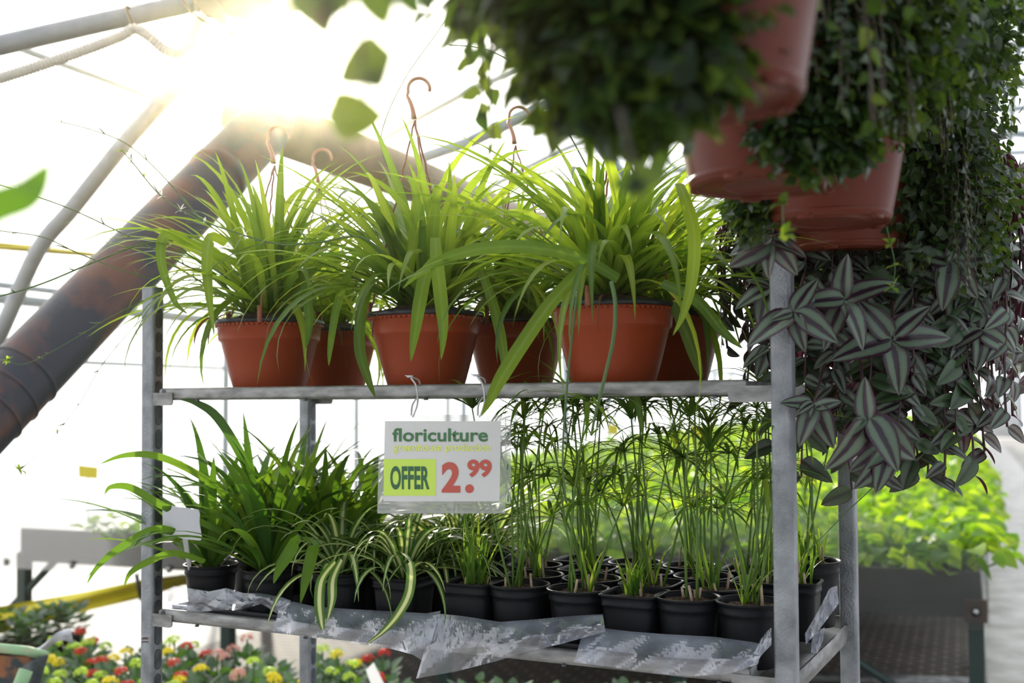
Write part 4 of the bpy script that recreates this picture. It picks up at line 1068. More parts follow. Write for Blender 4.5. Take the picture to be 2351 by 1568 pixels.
# blurred foreground leaves, top left and left
def trailing_vine(lst, leaves, size, label, mat='creeper_big', T=T_round, seed=1):
    rg = random.Random(seed); P = path(lst); b = P[0]; t = thing('trailing_vine', label, 'vine', b)
    ms, ml = MB(), MB(); ms.tube([p - b for p in P], .0012, 5); ms.build('stem', M['vinestem'], t)
    D, U, S, Q = [], [], [], []
    for (x, y, Y, ang, sz) in leaves:
        a = math.radians(ang); D.append((math.cos(a), rg.uniform(-.2, .2), math.sin(a))); U.append((rg.uniform(-.3, .3), -1, rg.uniform(-.1, .4))); S.append(size * sz); Q.append(tuple(atY(x, y, Y) - b))
    ml.scatter(T, frames(np.array(D), np.array(U), np.array(S)), np.array(Q), NR.uniform(.2, .9, len(D))); ml.build('foliage', M[mat], t)
trailing_vine([(760, -120, .55), (800, 0, .55), (830, 110, .56), (840, 240, .57)], [(700, -20, .55, -60, 1.0), (790, -30, .55, -120, .8), (850, -40, .55, -70, .9), (920, -30, .55, -60, .7), (890, 130, .56, 200, 1.15), (880, 195, .56, 150, .5), (760, 270, .57, 5, 1.1), (745, 20, .55, -100, .5)], .026, 'strongly blurred vine with ivy shaped leaves hanging near the sun glare')
trailing_vine([(1420, 250, .60), (1440, 330, .60), (1455, 420, .60)], [(1455, 415, .60, 190, .55), (1460, 412, .60, 10, .75), (1440, 430, .6, -20, .6), (1480, 420, .6, 200, .5)], .024, 'blurred leaf pair dangling before the right spider plant', seed=2)
mb = MB(); rows, uv = blade([(-120, 560, .52), (-20, 480, .52), (50, 450, .52), (90, 410, .53), (115, 370, .53)], .016, ''); mb.grid(rows, uv, .4)
tag(mb.build('blurred_leaf', M['chloro'], loc=rows[0][1]), 'strongly blurred green leaf poking in at the left frame edge', 'leaf')
mb = MB(); rows, uv = blade([(1500, -60, .48), (1590, 40, .48), (1700, 160, .5), (1790, 300, .52)], .012, '')
# dangling strand under the third basket
runner(path([(2035, 520, 1.55), (2045, 560, 1.55), (2055, 610, 1.55), (2050, 660, 1.55)]), .0008, 'thin strand with purple leaves dangling below the fourth basket', tips=((-1, 4, .02, .008), (5, 4, .022, .010), (10, 3, .02, .008)), name='dangling_strand', nodes=False)
runner(path([(1800, 440, 1.25), (1797, 480, 1.25), (1800, 540, 1.25)]), .0012, 'dark strand with small round leaves dangling below the second basket', tips=((-1, 5, .018, .012), (4, 4, .018, .012)), name='dangling_strand', nodes=False)
runner(path([(2150, 1010, 1.9), (2100, 1060, 1.9), (2040, 1090, 1.9), (1960, 1160, 1.9), (1900, 1220, 1.9), (1850, 1270, 1.95)]), .0012, 'thin bent stem with pale blades crossing behind the rear right post', tips=((0, 7, .06, .006),), name='papyrus_stalk', nodes=False)

# ================================================================== GREENHOUSE
# floor
mb = MB(); mb.add([tn(-8, -12, 0), tn(-8, 8, 0), tn(60, 8, 0), tn(60, -12, 0)], [(0, 1, 2, 3)]); tag(mb.build('floor', M['floor'], smooth=False), kind='structure')
mb = MB(); mb.add([tn(2.5, .10, .004), tn(2.5, 1.25, .004), tn(49, 1.25, .004), tn(49, .10, .004)], [(0, 1, 2, 3)]); tag(mb.build('aisle_path', M['path'], smooth=False), kind='structure')
mb = MB(); mb.add([tn(4.5, -4.75, .006), tn(4.5, .08, .006), tn(40, .08, .006), tn(40, -4.75, .006)], [(0, 1, 2, 3)]); tag(mb.build('ground_cover', M['weave'], smooth=False), 'dark woven ground cover under the long bench', 'ground cover', kind='structure')
# film tunnel
TL, TR, ZG, ZT = -6.6, 6.6, 2.15, 5.0
def arch(a): return (TL + TR) / 2 + (TR - TL) / 2 * math.cos(PI - a), ZG + (ZT - ZG) * math.sin(a)
prof = [(TL, 0), (TL, 1.1), (TL, ZG)] + [arch(PI * k / 28) for k in range(1, 28)] + [(TR, ZG), (TR, 1.1), (TR, 0)]
mb = MB(); mb.grid([[tn(s, t, z) for (t, z) in prof] for s in (-8, 10, 28, 50)]); tag(mb.build('wall_film_tunnel', M['film']), kind='structure')
mb = MB(); pts = [tn(50, t, z) for (t, z) in prof]; mb.add(pts, [tuple(range(len(pts)))]); tag(mb.build('wall_end', M['film'], smooth=False), kind='structure')
# hoops down the tunnel
for i, s in enumerate([9.0 + 2.5 * k for k in range(17)]):
    mb = MB(); mb.tube([tn(s, TL + .05, 0)] + [tn(s, t * .99, z - .06) for (t, z) in prof[2:-2]] + [tn(s, TR - .05, 0)], .032, 8)
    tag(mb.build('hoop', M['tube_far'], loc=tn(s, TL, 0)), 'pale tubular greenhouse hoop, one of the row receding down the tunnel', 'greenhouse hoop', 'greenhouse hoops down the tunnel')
for k, (t, z, lab) in enumerate(((TL + .45, 2.45, 'purlin tube along the left wall above the gutter'), (-5.2, 3.75, 'purlin tube high on the left side of the roof'), (-3.2, 4.45, 'purlin tube left of the ridge'), (0.0, 4.85, 'ridge purlin tube along the tunnel top'), (2.6, 4.6, 'purlin tube right of the ridge'), (4.9, 3.9, 'purlin tube high on the right side of the roof'))):
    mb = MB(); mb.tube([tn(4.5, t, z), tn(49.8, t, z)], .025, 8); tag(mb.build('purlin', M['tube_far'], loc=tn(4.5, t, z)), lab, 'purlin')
for k, (z, lab) in enumerate(((2.38, 'grey gutter along the left wall'), (1.95, 'flat rail along the left wall below the gutter'))):
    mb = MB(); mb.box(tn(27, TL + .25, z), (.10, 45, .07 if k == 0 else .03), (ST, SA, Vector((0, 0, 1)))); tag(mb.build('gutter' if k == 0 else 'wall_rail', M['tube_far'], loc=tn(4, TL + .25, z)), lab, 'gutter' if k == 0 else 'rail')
for k in range(9):
    s = 12 + k * 3.6
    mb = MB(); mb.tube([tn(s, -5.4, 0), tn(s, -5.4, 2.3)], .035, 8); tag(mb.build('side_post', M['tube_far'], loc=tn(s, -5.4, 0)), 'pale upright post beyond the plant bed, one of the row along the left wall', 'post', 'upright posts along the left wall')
# door in the end wall
dP = tn(49.8, 0, 0)
dr = thing('door_1', None, None, atPlane(2305, 1005, dP, SA)); tag(dr, kind='structure')
b0 = atPlane(2305, 1005, dP, SA); dw = abs((atPlane(2342, 1000, dP, SA) - atPlane(2268, 1000, dP, SA)).length)
mb = MB(); mb.box(Vector((0, 0, 1.3)), (dw, .05, 2.6), ax=(ST, SA, Vector((0, 0, 1)))); mb.build('door_leaf', M['doorwhite'], dr)
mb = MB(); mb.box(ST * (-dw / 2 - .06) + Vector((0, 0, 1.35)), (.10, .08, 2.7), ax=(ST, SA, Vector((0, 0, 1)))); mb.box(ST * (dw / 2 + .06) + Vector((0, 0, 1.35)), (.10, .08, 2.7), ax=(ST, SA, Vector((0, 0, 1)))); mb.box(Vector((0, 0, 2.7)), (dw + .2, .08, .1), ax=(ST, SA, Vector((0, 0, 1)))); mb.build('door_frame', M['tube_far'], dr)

# near hoop at upper left
hP = atY(160, 480, 4.9)
pts = [atPlane(x, y, hP, SA) for (x, y) in ((-60, 900), (-15, 800), (20, 722), (90, 570), (165, 480), (300, 312), (430, 178), (560, 82), (690, -5), (830, -90))]
mb = MB(); P = []
for i in range(len(pts) - 1):
    p0, p1, p2, p3 = pts[max(i - 1, 0)], pts[i], pts[i + 1], pts[min(i + 2, len(pts) - 1)]
    for k in range(4):
        t_ = k / 4; P.append(.5 * ((2 * p1) + (p2 - p0) * t_ + (2 * p0 - 5 * p1 + 4 * p2 - p3) * t_ * t_ + (3 * p1 - 3 * p2 + p3 - p0) * t_ ** 3))
P.append(pts[-1]); P.insert(0, Vector((P[0].x - .25, P[0].y + .1, 0)))
mb.tube(P, .036, 14); tag(mb.build('hoop', M['tube'], loc=P[0]), 'nearest greenhouse hoop, a thick grey tube curving up from the lower left', 'greenhouse hoop')
# roof tubes seen above the right spider plants
for (a, b_, r, lab) in ((((1100, 40, 6.0), (1310, 255, 6.0)), None, .03, 'roof brace falling to the right behind the dark foliage, upper part'),
                      (((1310, 255, 6.05), (1600, 600, 6.2)), None, .024, 'roof brace falling to the right, lower thinner part'),
                      (((880, 392, 5.9), (1080, 325, 5.9)), None, .030, 'slanted roof tube below the second hook'),
                      (((1080, 325, 5.92), (1480, 130, 6.2)), None, .034, 'slanted roof tube rising right to the clamp joint')):
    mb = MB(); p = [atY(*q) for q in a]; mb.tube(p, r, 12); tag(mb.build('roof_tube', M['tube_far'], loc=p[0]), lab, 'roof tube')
mb = MB(); c = atY(1300, 245, 6.0); mb.box(c, (.16, .1, .08), (Vector((.8, 0, -.6)), Vector((0, 1, 0)), Vector((.6, 0, .8)))); mb.tube([c + Vector((-.08, -.06, .05)), c + Vector((.10, -.06, -.06))], .05, 10); tag(mb.build('tube_clamp', M['tube_far'], loc=c), 'metal clamp where two slanted roof tubes cross', 'clamp')
for (a, lab, r) in (([(2240, 60, 5), (2400, -20, 5)], 'short pale tube at the top right corner', .035), ([(2230, 240, 7), (2290, 205, 7), (2400, 175, 7)], 'pale bent tube right of the tiny leaved bush, upper', .03), ([(2260, 330, 9), (2310, 305, 9), (2400, 312, 9)], 'pale bent tube right of the tiny leaved bush, lower', .03), ([(2345, 60, 7), (2328, 200, 8), (2318, 330, 9), (2300, 420, 12)], 'thin steep purlin near the right frame edge', .02), ([(2150, 90, 6), (2351, 60, 6)], 'tension cable at the top right', .006), ([(2180, 300, 6), (2360, 95, 6)], 'slanted cable at the upper right', .005)):
    mb = MB(); p = [atY(*q) for q in a]; mb.tube(p, r, 8); tag(mb.build('roof_tube' if r > .01 else 'tension_cable', M['tube_far'], loc=p[0]), lab, 'roof tube' if r > .01 else 'cable')

# top-left tube with corrugated hose
pa = [atY(-80, 122, 2.95), atY(0, 104, 3.0), atY(230, 52, 3.1), atY(450, 5, 3.2), atY(640, -45, 3.3)]
mb = MB(); mb.tube(pa, .0265, 18); tag(mb.build('support_tube', M['tube'], loc=pa[0]), 'grey support tube crossing the top left corner', 'support tube')
def corr(lst, r, label):
    pts = path(lst); P = []
    for i in range(len(pts) - 1):
        p0, p1, p2, p3 = pts[max(i - 1, 0)], pts[i], pts[i + 1], pts[min(i + 2, len(pts) - 1)]
        m_ = max(8, int((p2 - p1).length / .0023))
        for k in range(m_):
            t_ = k / m_; P.append(.5 * ((2 * p1) + (p2 - p0) * t_ + (2 * p0 - 5 * p1 + 4 * p2 - p3) * t_ * t_ + (3 * p1 - 3 * p2 + p3 - p0) * t_ ** 3))
    P.append(pts[-1]); mb = MB(); mb.tube(P, [r * (1 + .09 * (1 if (i // 2) % 2 else -1)) for i in range(len(P))], 12)
    tag(mb.build('corrugated_hose', M['hose'], loc=P[0]), label, 'hose')
corr([(-60, 198, 2.85), (0, 180, 2.85), (100, 148, 2.88), (200, 113, 2.92), (280, 82, 2.95), (308, 66, 2.96), (340, 82, 2.96), (375, 112, 2.97), (405, 122, 2.97), (430, 108, 2.98), (445, 75, 3.0), (462, 45, 3.05), (480, 20, 3.1)], .0135, 'cream corrugated hose tied under the support tube, sagging at its right end')
c = atY(305, 40, 3.1); mb = MB(); d = (pa[3] - pa[2]).normalized(); x = Vector((0, 1, 0)); y = d.cross(x).normalized()
mb.tube([c + (x * math.cos(a) * 1.0 + y * math.sin(a) * 1.25) * .032 + Vector((0, 0, -.008)) for a in [2 * PI * k / 24 for k in range(25)]], .004, 6); tag(mb.build('tie_strap', M['strap'], loc=c), 'brown strap tying the hose to the support tube', 'strap')
c0 = atY(480, 10, 3.12)
cl = thing('tube_clamp', 'tan metal clamp and pointed plate on the support tube near the glare', 'clamp', c0)
mb = MB(); pl = [(430, -20), (470, 35), (490, 40), (528, 78), (537, 72), (500, 5), (480, -25)]; k = len(pl); vs = [atY(x, y, 3.05) - c0 for x, y in pl] + [atY(x, y, 3.05) - c0 + Vector((0, .02, 0)) for x, y in pl]
mb.add(vs, [tuple(range(k))[::-1], tuple(range(k, 2 * k))] + [(i, (i + 1) % k, k + (i + 1) % k, k + i) for i in range(k)]); mb.build('plate', M['duct2'], cl, smooth=False)
mb = MB(); mb.tube([atY(455, 0, 3.1) - c0, atY(560, 20, 3.2) - c0, atY(620, -20, 3.25) - c0], .034, 12); mb.build('collar', M['duct2'], cl)
mb = MB(); mb.tube([atY(412, -10, 3.0) - c0, atY(440, 30, 3.0) - c0, atY(490, 62, 3.0) - c0, atY(532, 76, 3.02) - c0], .0035, 6); mb.build('strap', M['strap'], cl)

# dark diagonal duct and horizontal duct
da, db = atY(-90, 1010, 3.25), atY(600, 300, 4.35)
dd = (db - da).normalized(); dl = (db - da).length
duct = thing('heating_duct', 'large dark rust mottled duct rising diagonally from the lower left', 'duct', da)
mb = MB(); L = dl; segs = []
nseg = 26; pts = [dd * (L * (i * 1.22 / nseg - .22)) for i in range(nseg + 1)]
mb.tube(pts, .108, 40); mb.build('pipe', M['duct'], duct)
for q in (.165, .115, .07):
    c = dd * (L * q); mb = MB(); mb.tube([c - dd * .006, c - dd * .003, c + dd * .003, c + dd * .006], [.108, .113, .113, .108], 40, caps=False); mb.build('seam_ring', M['duct'], duct)
q = dd * (L * .80); mb = MB(); mb.tube([q, q + dd * .05], .112, 40); mb.build('collar', M['duct'], duct)
ha = atY(600, 275, 4.45); h2 = thing('horizontal_duct', 'brown horizontal duct behind the glare, running away to the right', 'duct', ha)
mb = MB(); mb.tube([Vector((0, 0, 0)), SA * 3.1], .112, 32); mb.build('pipe', M['duct2'], h2)
mb = MB(); mb.tube([Vector((0, 0, 0)) - SA * .1, SA * .05], .122, 32); mb.build('joint', M['duct2'], h2)
mb = MB(); mb.tube([SA * 3.1, SA * 3.18], .122, 32); mb.build('end_cap', M['tube'], h2)

# yellow ribbons and cards
def ribbon(lst, label):
    rows = []
    for (x, y0, y1, Y) in lst: rows.append([atY(x, y0 + (y1 - y0) * q, Y + .03 * math.sin(q * 9 + x * .01)) for q in [i / 8 for i in range(9)]])
    # smooth
    A = np.array([[tuple(p) for p in r] for r in rows]); n = len(A); B = []
    for i in range(n - 1):
        for k in range(6): B.append(A[i] + (A[i + 1] - A[i]) * (k / 6))
    B.append(A[-1]); mb = MB(); mb.grid(np.array(B)); o = mb.build('sticky_ribbon', M['yellow'], loc=tuple(B[0][0]))
    return tag(o, label, 'sticky trap')
ribbon([(-60, 1405, 1490, 5.3), (0, 1392, 1455, 5.4), (100, 1375, 1428, 5.6), (200, 1358, 1402, 5.8), (330, 1330, 1372, 6.2), (420, 1318, 1345, 6.5), (520, 1315, 1335, 6.8)], 'wide yellow sticky ribbon sagging under the bench at lower left')
ribbon([(-60, 552, 568, 5.6), (0, 556, 574, 5.6), (100, 565, 582, 5.7), (200, 577, 589, 5.8), (390, 605, 613, 5.9), (470, 616, 624, 6.0)], 'narrow yellow sticky ribbon high at left, behind the dark duct')
mb = MB(); p0, p1 = atY(313, 1318, 6.0), atY(326, 1380, 6.0); mb.tube([p0, p1], .012, 6); tag(mb.build('ribbon_band', M['rubber'], loc=p0), 'dark band around the yellow ribbon beside the left post', 'band')
def card(x0, y0, x1, y1, Y, mat, label, stick=None, cat='sticky card'):
    b = atY((x0 + x1) / 2, y1, Y); t = thing('sticky_card', label, cat, b)
    mb = MB(); flatpoly(mb, [(x0, y0), (x1, y0 + 5), (x1 - 1, y1), (x0 + 1, y1 - 4)], Y, .003, b); mb.build('card', M[mat], t, smooth=False)
    if stick:
        mb = MB(); mb.tube([Vector((0, .004, .01)), Vector((0.0, .004, -stick))], .004, 6); mb.build('stake', M['stick'], t)
card(179, 1067, 225, 1100, 6.6, 'yellow', 'small yellow sticky card standing out left of the rack', .25)
card(1836, 1053, 1860, 1072, 5.6, 'redtag', 'small red plant tag between the two right posts', .2, 'plant tag')
card(1980, 988, 2030, 1022, 6.2, 'yellow', 'yellow sticky card above the bed right of the rear post', .45)
card(1395, 972, 1420, 1000, 9.5, 'yellow', 'distant yellow sticky card behind the papyrus, right of the sign', .4)
card(1585, 975, 1625, 1005, 9.0, 'yellow', 'distant yellow sticky card behind the papyrus middle', .4)
card(1725, 1010, 1765, 1045, 8.0, 'yellow', 'yellow sticky card in the bed just left of the right post', .4)
card(1690, 950, 1700, 962, 22, 'yellow', 'tiny far yellow card at the end of the bed', .4)
card(2160, 900, 2180, 910, 24, 'yellow', 'tiny far yellow card above the bed end near the aisle', .5)
card(2090, 985, 2110, 1003, 12, 'yellow', 'far yellow card below the wandering dude leaves', .4)

# ================================================================== LONG BENCH WITH PLANT BED
BZ = .80
S0, T0, T1 = 4.93, -5.02, .06
bench = thing('long_bench', 'long greenhouse bench with clear corrugated end panel and dark green legs', 'bench', tn(S0, T1, 0))
bb = tn(S0, T1, 0)
mb = MB(); mb.box(tn((S0 + 45) / 2 + .03, (T0 + T1) / 2, BZ - .04) - bb, (T1 - T0, 45 - S0, .05), (ST, SA, Vector((0, 0, 1)))); mb.build('bench_top', M['bench'], bench, smooth=False)
mb = MB(); mb.box(tn(S0 + .05, (T0 + T1) / 2, .835) - bb, (T1 - T0 - .02, .02, .17), (ST, SA, Vector((0, 0, 1)))); mb.build('tray_rim', M['bench'], bench, smooth=False)
# end panel: pixel outline on its plane, gives height along t
pP = tn(S0 - .02, 0, 0)
top = [(-90, 1270), (0, 1235), (30, 1200), (60, 1165), (110, 1142), (330, 1138), (800, 1146), (1300, 1160), (1850, 1170), (1960, 1178), (2040, 1192), (2110, 1215), (2170, 1240), (2225, 1268), (2257, 1300)]
rows = []
for i in range(80):
    x = -90 + (2257 + 90) * i / 79; yt = np.interp(x, [a for a, _ in top], [b_ for _, b_ in top])
    P1 = atPlane(x, yt, pP, SA); P0 = Vector((P1.x, P1.y, .700))
    rows.append([P0 - bb, (P0 * .5 + P1 * .5) - bb, P1 - bb])
mb = MB(); mb.grid(rows); mb.build('end_panel', M['poly'], bench, smooth=False)
edge = atPlane(2257, 1300, pP, SA)
mb = MB(); mb.grid([[tn(S0 - .02 + q, T1 + .02, .70) - bb, tn(S0 - .02 + q, T1 + .02, 1.0) - bb] for q in (0, 1, 3)]); mb.build('side_panel', M['poly'], bench, smooth=False)
for t_ in (T1 - .03, T0 + .03, -3.6, -2.35, -1.2):
    mb = MB(); mb.box(tn(S0 + .05, t_, .39) - bb, (.06, .06, .78), (ST, SA, Vector((0, 0, 1)))); mb.build('leg', M['dkgreen'], bench, smooth=False)
for k in range(1, 7):
    for t_ in (T1 - .03, T0 + .03):
        mb = MB(); mb.box(tn(S0 + .05 + k * 2.4, t_, .39) - bb, (.06, .06, .78), (ST, SA, Vector((0, 0, 1)))); mb.build('leg', M['dkgreen'], bench, smooth=False)
mb = MB(); mb.tube([tn(S0 + .05, T1 - .05, .25) - bb, tn(S0 + .05, T1 - .85, .74) - bb], .018, 8); mb.build('brace', M['dkgreen'], bench)
mb = MB(); mb.tube([tn(S0 + .05, T0 - .20, .35) - bb, tn(S0 + .05, T0 + .25, .74) - bb], .022, 8); mb.build('brace', M['dkgreen'], bench)
for (x, y) in ((15, 1290), (166, 1297), (389, 1306), (2241, 1404)):
    c = atPlane(x, y, pP - SA * .006, SA) - bb
    mb = MB(); mb.tube([c, c - SA * .006], .021, 16); w_ = mb.build('washer', M['rubber'], bench); mb = MB(); mb.tube([c - SA * .004, c - SA * .016], .010, 12); mb.build('bolt', M['bolt'], w_)
mb = MB(); c = atPlane(2241, 1404, pP, SA) - bb; mb.box(c + SA * .012, (.085, .02, .09), (ST, SA, Vector((0, 0, 1)))); mb.build('corner_plate', M['rust_mark'], bench, smooth=False)

def bed_plant(seed, n=64, Rr=.24, H=.30):
    g = np.random.default_rng(seed); mb = MB(); ms = MB(); D, U, S, Q = [], [], [], []
    for i in range(n):
        a = g.uniform(0, 2 * PI); r = Rr * math.sqrt(g.random()); z = H * (1 - .45 * (r / Rr) ** 2) * g.uniform(.62, 1.05)
        x, y = r * math.cos(a), r * math.sin(a)
        D.append((math.cos(a) + g.normal(0, .5), math.sin(a) + g.normal(0, .5), g.normal(-.1, .3))); U.append((g.normal(0, .4) + math.cos(a) * .4, g.normal(0, .4) + math.sin(a) * .4, 1)); S.append(g.uniform(.055, .095)); Q.append((x, y, z))
        if i % 4 == 0: ms.tube([(x * .1, y * .1, 0), (x * .5, y * .5, z * .6), (x, y, z)], .0025, 4, caps=False)
    mb.scatter(T_round, frames(np.array(D), np.array(U), np.array(S)), np.array(Q), g.uniform(0, 1, n)); return mb, ms
protos = []
for k in range(5):
    a, b_ = bed_plant(200 + k)
    t = thing('bedding_plant', 'bright green leafy plant in the dense bed on the long bench', 'bedding plant', (0, 0, 0), 0, 'bright green plants in the bed on the long bench')
    a.build('foliage', M['bedleaf'], t); b_.build('stem', M['papstem'], t); mb = MB(); mb.lathe([(0, 0), (.05, 0), (.068, .10), (.070, .11), (.066, .11), (.06, .09), (0, .088)], seg=12); mb.build('pot', M['blackpl'], t); protos.append(t)
R.seed(77); spots = []
s = S0 + .26
while s < 40:
    t_ = T1 - .10
    while t_ > T0 + .3:
        spots.append((s + R.uniform(-.07, .07), t_ + R.uniform(-.07, .07))); t_ -= .36
    s += .36
vis = []
for (s, t_) in spots:
    p = tn(s, t_, 1.1); px = 1175 + p.x / p.y * FPX
    vis.append((s, t_, px))
near = [v for v in vis if 1120 < v[2] < 2330 or (v[2] < 420 and v[2] > -60)]
near.sort(key=lambda v: v[0]); 
first = near[:290]; used_ = set((a, b_) for a, b_, _ in first); smax = first[-1][0]
for i, (s, t_, px) in enumerate(first):
    o = protos[i] if i < 5 else copy_tree(protos[i % 5])
    o.location = tn(s, t_, BZ - .014); o.rotation_euler = (0, 0, R.uniform(0, 6.28))
    hz = R.uniform(.9, 1.15) * (1.0 if not (t_ < -2.4 and s < 8.5) else .78)
    o.scale = (1, 1, hz)
# the rest of the bed farther down: one mass
mb = MB(); g = np.random.default_rng(5)
rest = [(s, t_) for (s, t_, px) in vis if (s, t_) not in used_ and s > 8.5]
Q = []
for (s, t_) in rest:
    for k in range(16):
        q = tn(s + g.uniform(-.2, .2), t_ + g.uniform(-.2, .2), BZ + g.uniform(.16, .33)); Q.append(tuple(q))
Q = np.array(Q); n = len(Q); D = g.normal(0, 1, (n, 3)) * np.array((1, 1, .3)); U = g.normal(0, .4, (n, 3)) + np.array((0, 0, 1))
mb.scatter(T_small, frames(D, U, g.uniform(.10, .16, n)), Q, g.uniform(0, 1, n))
tag(mb.build('distant_bed_foliage', M['bedleaf']), 'mass of bright green leaves at the far part of the long bench', 'plants', kind='stuff')

# far right basket and flowers
c = atY(2345, 815, 14); t = thing('hanging_basket', 'distant blurred hanging basket at the right frame edge', 'hanging basket', c)
mb = MB(); mt_, P_, r_ = mass(500, ell((0, 0, 0), (.24, .24, .2), .5), T_small, (.05, .07), (0, 0, 0), 97); mb.scatter(T_small, mt_, P_, r_); mb.build('foliage', M['creeper'], t)
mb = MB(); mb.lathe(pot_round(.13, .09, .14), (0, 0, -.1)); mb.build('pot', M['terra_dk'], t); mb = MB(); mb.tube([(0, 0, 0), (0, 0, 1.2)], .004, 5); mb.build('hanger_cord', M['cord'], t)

# heating pipe on the floor
a, b_ = atZ(1780, 1552, .10), atZ(2260, 1572, .10)
mb = MB(); mb.tube([a, b_], .035, 12); tag(mb.build('floor_pipe', M['zinc_light'], loc=a), 'grey pipe lying on the floor under the rack at lower right', 'pipe')

# ================================================================== FLOWER BENCH, KALANCHOES
KZ = .40
def fbench(s0, s1, t0, t1, label):
    b = tn(s0, t0, 0); t = thing('flower_bench', label, 'bench', b)
    mb = MB(); mb.box(tn((s0 + s1) / 2, (t0 + t1) / 2, KZ - .02) - b, (t1 - t0, s1 - s0, .03), (ST, SA, Vector((0, 0, 1)))); mb.build('bench_top', M['bench'], t, smooth=False)
    for s in (s0 + .04, s1 - .04):
        for q in (t0 + .05, t1 - .05):
            mb = MB(); mb.box(tn(s, q, (KZ - .035) / 2) - b, (.04, .04, KZ - .035), (ST, SA, Vector((0, 0, 1)))); mb.build('leg', M['dkgreen'], t, smooth=False)
fbench(2.75, 4.30, -4.6, -.45, 'low flower bench with blooming pots behind the rack')
floret = []
def T_floret():
    vs = []; fs = []; uv = []
    for k in range(4):
        a = k * PI / 2; c, s = math.cos(a), math.sin(a); b = len(vs)
        for (x, y, z) in ((0, 0, 0), (.5, -.32, .1), (1, 0, .0), (.5, .32, .1)): vs.append((x * c - y * s, x * s + y * c, z)); uv.append((.5 + y, x))
        fs.append((b, b + 1, b + 2, b + 3))
    return np.array(vs), fs, np.array(uv)
TF = T_floret()
def kal(seed, heads, mat, hgt=.15, nl=46, spread=.075):
    g = np.random.default_rng(seed); rg = random.Random(seed)
    t = thing('kalanchoe', 'x', 'flowering plant', (0, 0, 0))
    bpot(t, .050, .085, seg=24)
    D, U, S, Q = [], [], [], []
    for i in range(nl):
        q = i / nl; a = i * 2.4 + rg.uniform(-.3, .3); e = .1 + q * .8
        D.append((math.cos(a) * math.cos(e), math.sin(a) * math.cos(e), math.sin(e))); U.append((-math.cos(a) * .4 + rg.gauss(0, .2), -math.sin(a) * .4 + rg.gauss(0, .2), 1)); S.append(rg.uniform(.042, .066) * (1 - .35 * q)); Q.append((math.cos(a) * .02 * (1 + 1.2 * rg.random()), math.sin(a) * .02 * (1 + 1.2 * rg.random()),   .08 + q * hgt * .80))
    mb = MB(); mb.scatter(T_kal, frames(np.array(D), np.array(U), np.array(S)), np.array(Q), g.uniform(0, 1, nl)); mb.build('foliage', M['kal'], t)
    if heads:
        ms = MB()
        for h in range(heads):
            a = h * 2.1 + seed; r = spread * (.15 if h == 0 else .62); c = Vector((math.cos(a) * r, math.sin(a) * r, .085 + hgt * (1.0 if h == 0 else .86)))
            ms.tube([(0, 0, .08), (c.x * .6, c.y * .6, c.z * .8), c], .003, 5, caps=False)
            n = 30; d = g.normal(0, 1, (n, 3)); d[:, 2] = np.abs(d[:, 2]); d /= np.linalg.norm(d, axis=1, keepdims=True)
            P_ = np.array(tuple(c)) + d * np.array((.019, .019, .014)) * g.uniform(.75, 1.1, (n, 1))
            mb = MB(); mb.scatter(TF, frames(np.cross(d, g.normal(0, 1, (n, 3))), d, g.uniform(.0055, .008, n)), P_, g.uniform(.2, .9, n)); mb.build('flower_head', M[mat], t)
        ms.build('stem', M['kalstem'], t)
    return t
KP = {'red': kal(1, 2, 'fl_red'), 'yel': kal(2, 2, 'fl_yel'), 'lime': kal(3, 3, 'fl_lime'), 'pink': kal(4, 2, 'fl_pink'), 'leaf': kal(5, 0, None, hgt=.14)}
names = {'red': 'red flowered kalanchoe', 'yel': 'yellow flowered kalanchoe', 'lime': 'lime green budded kalanchoe', 'pink': 'pale pink flowered kalanchoe', 'leaf': 'leafy kalanchoe without open flowers'}
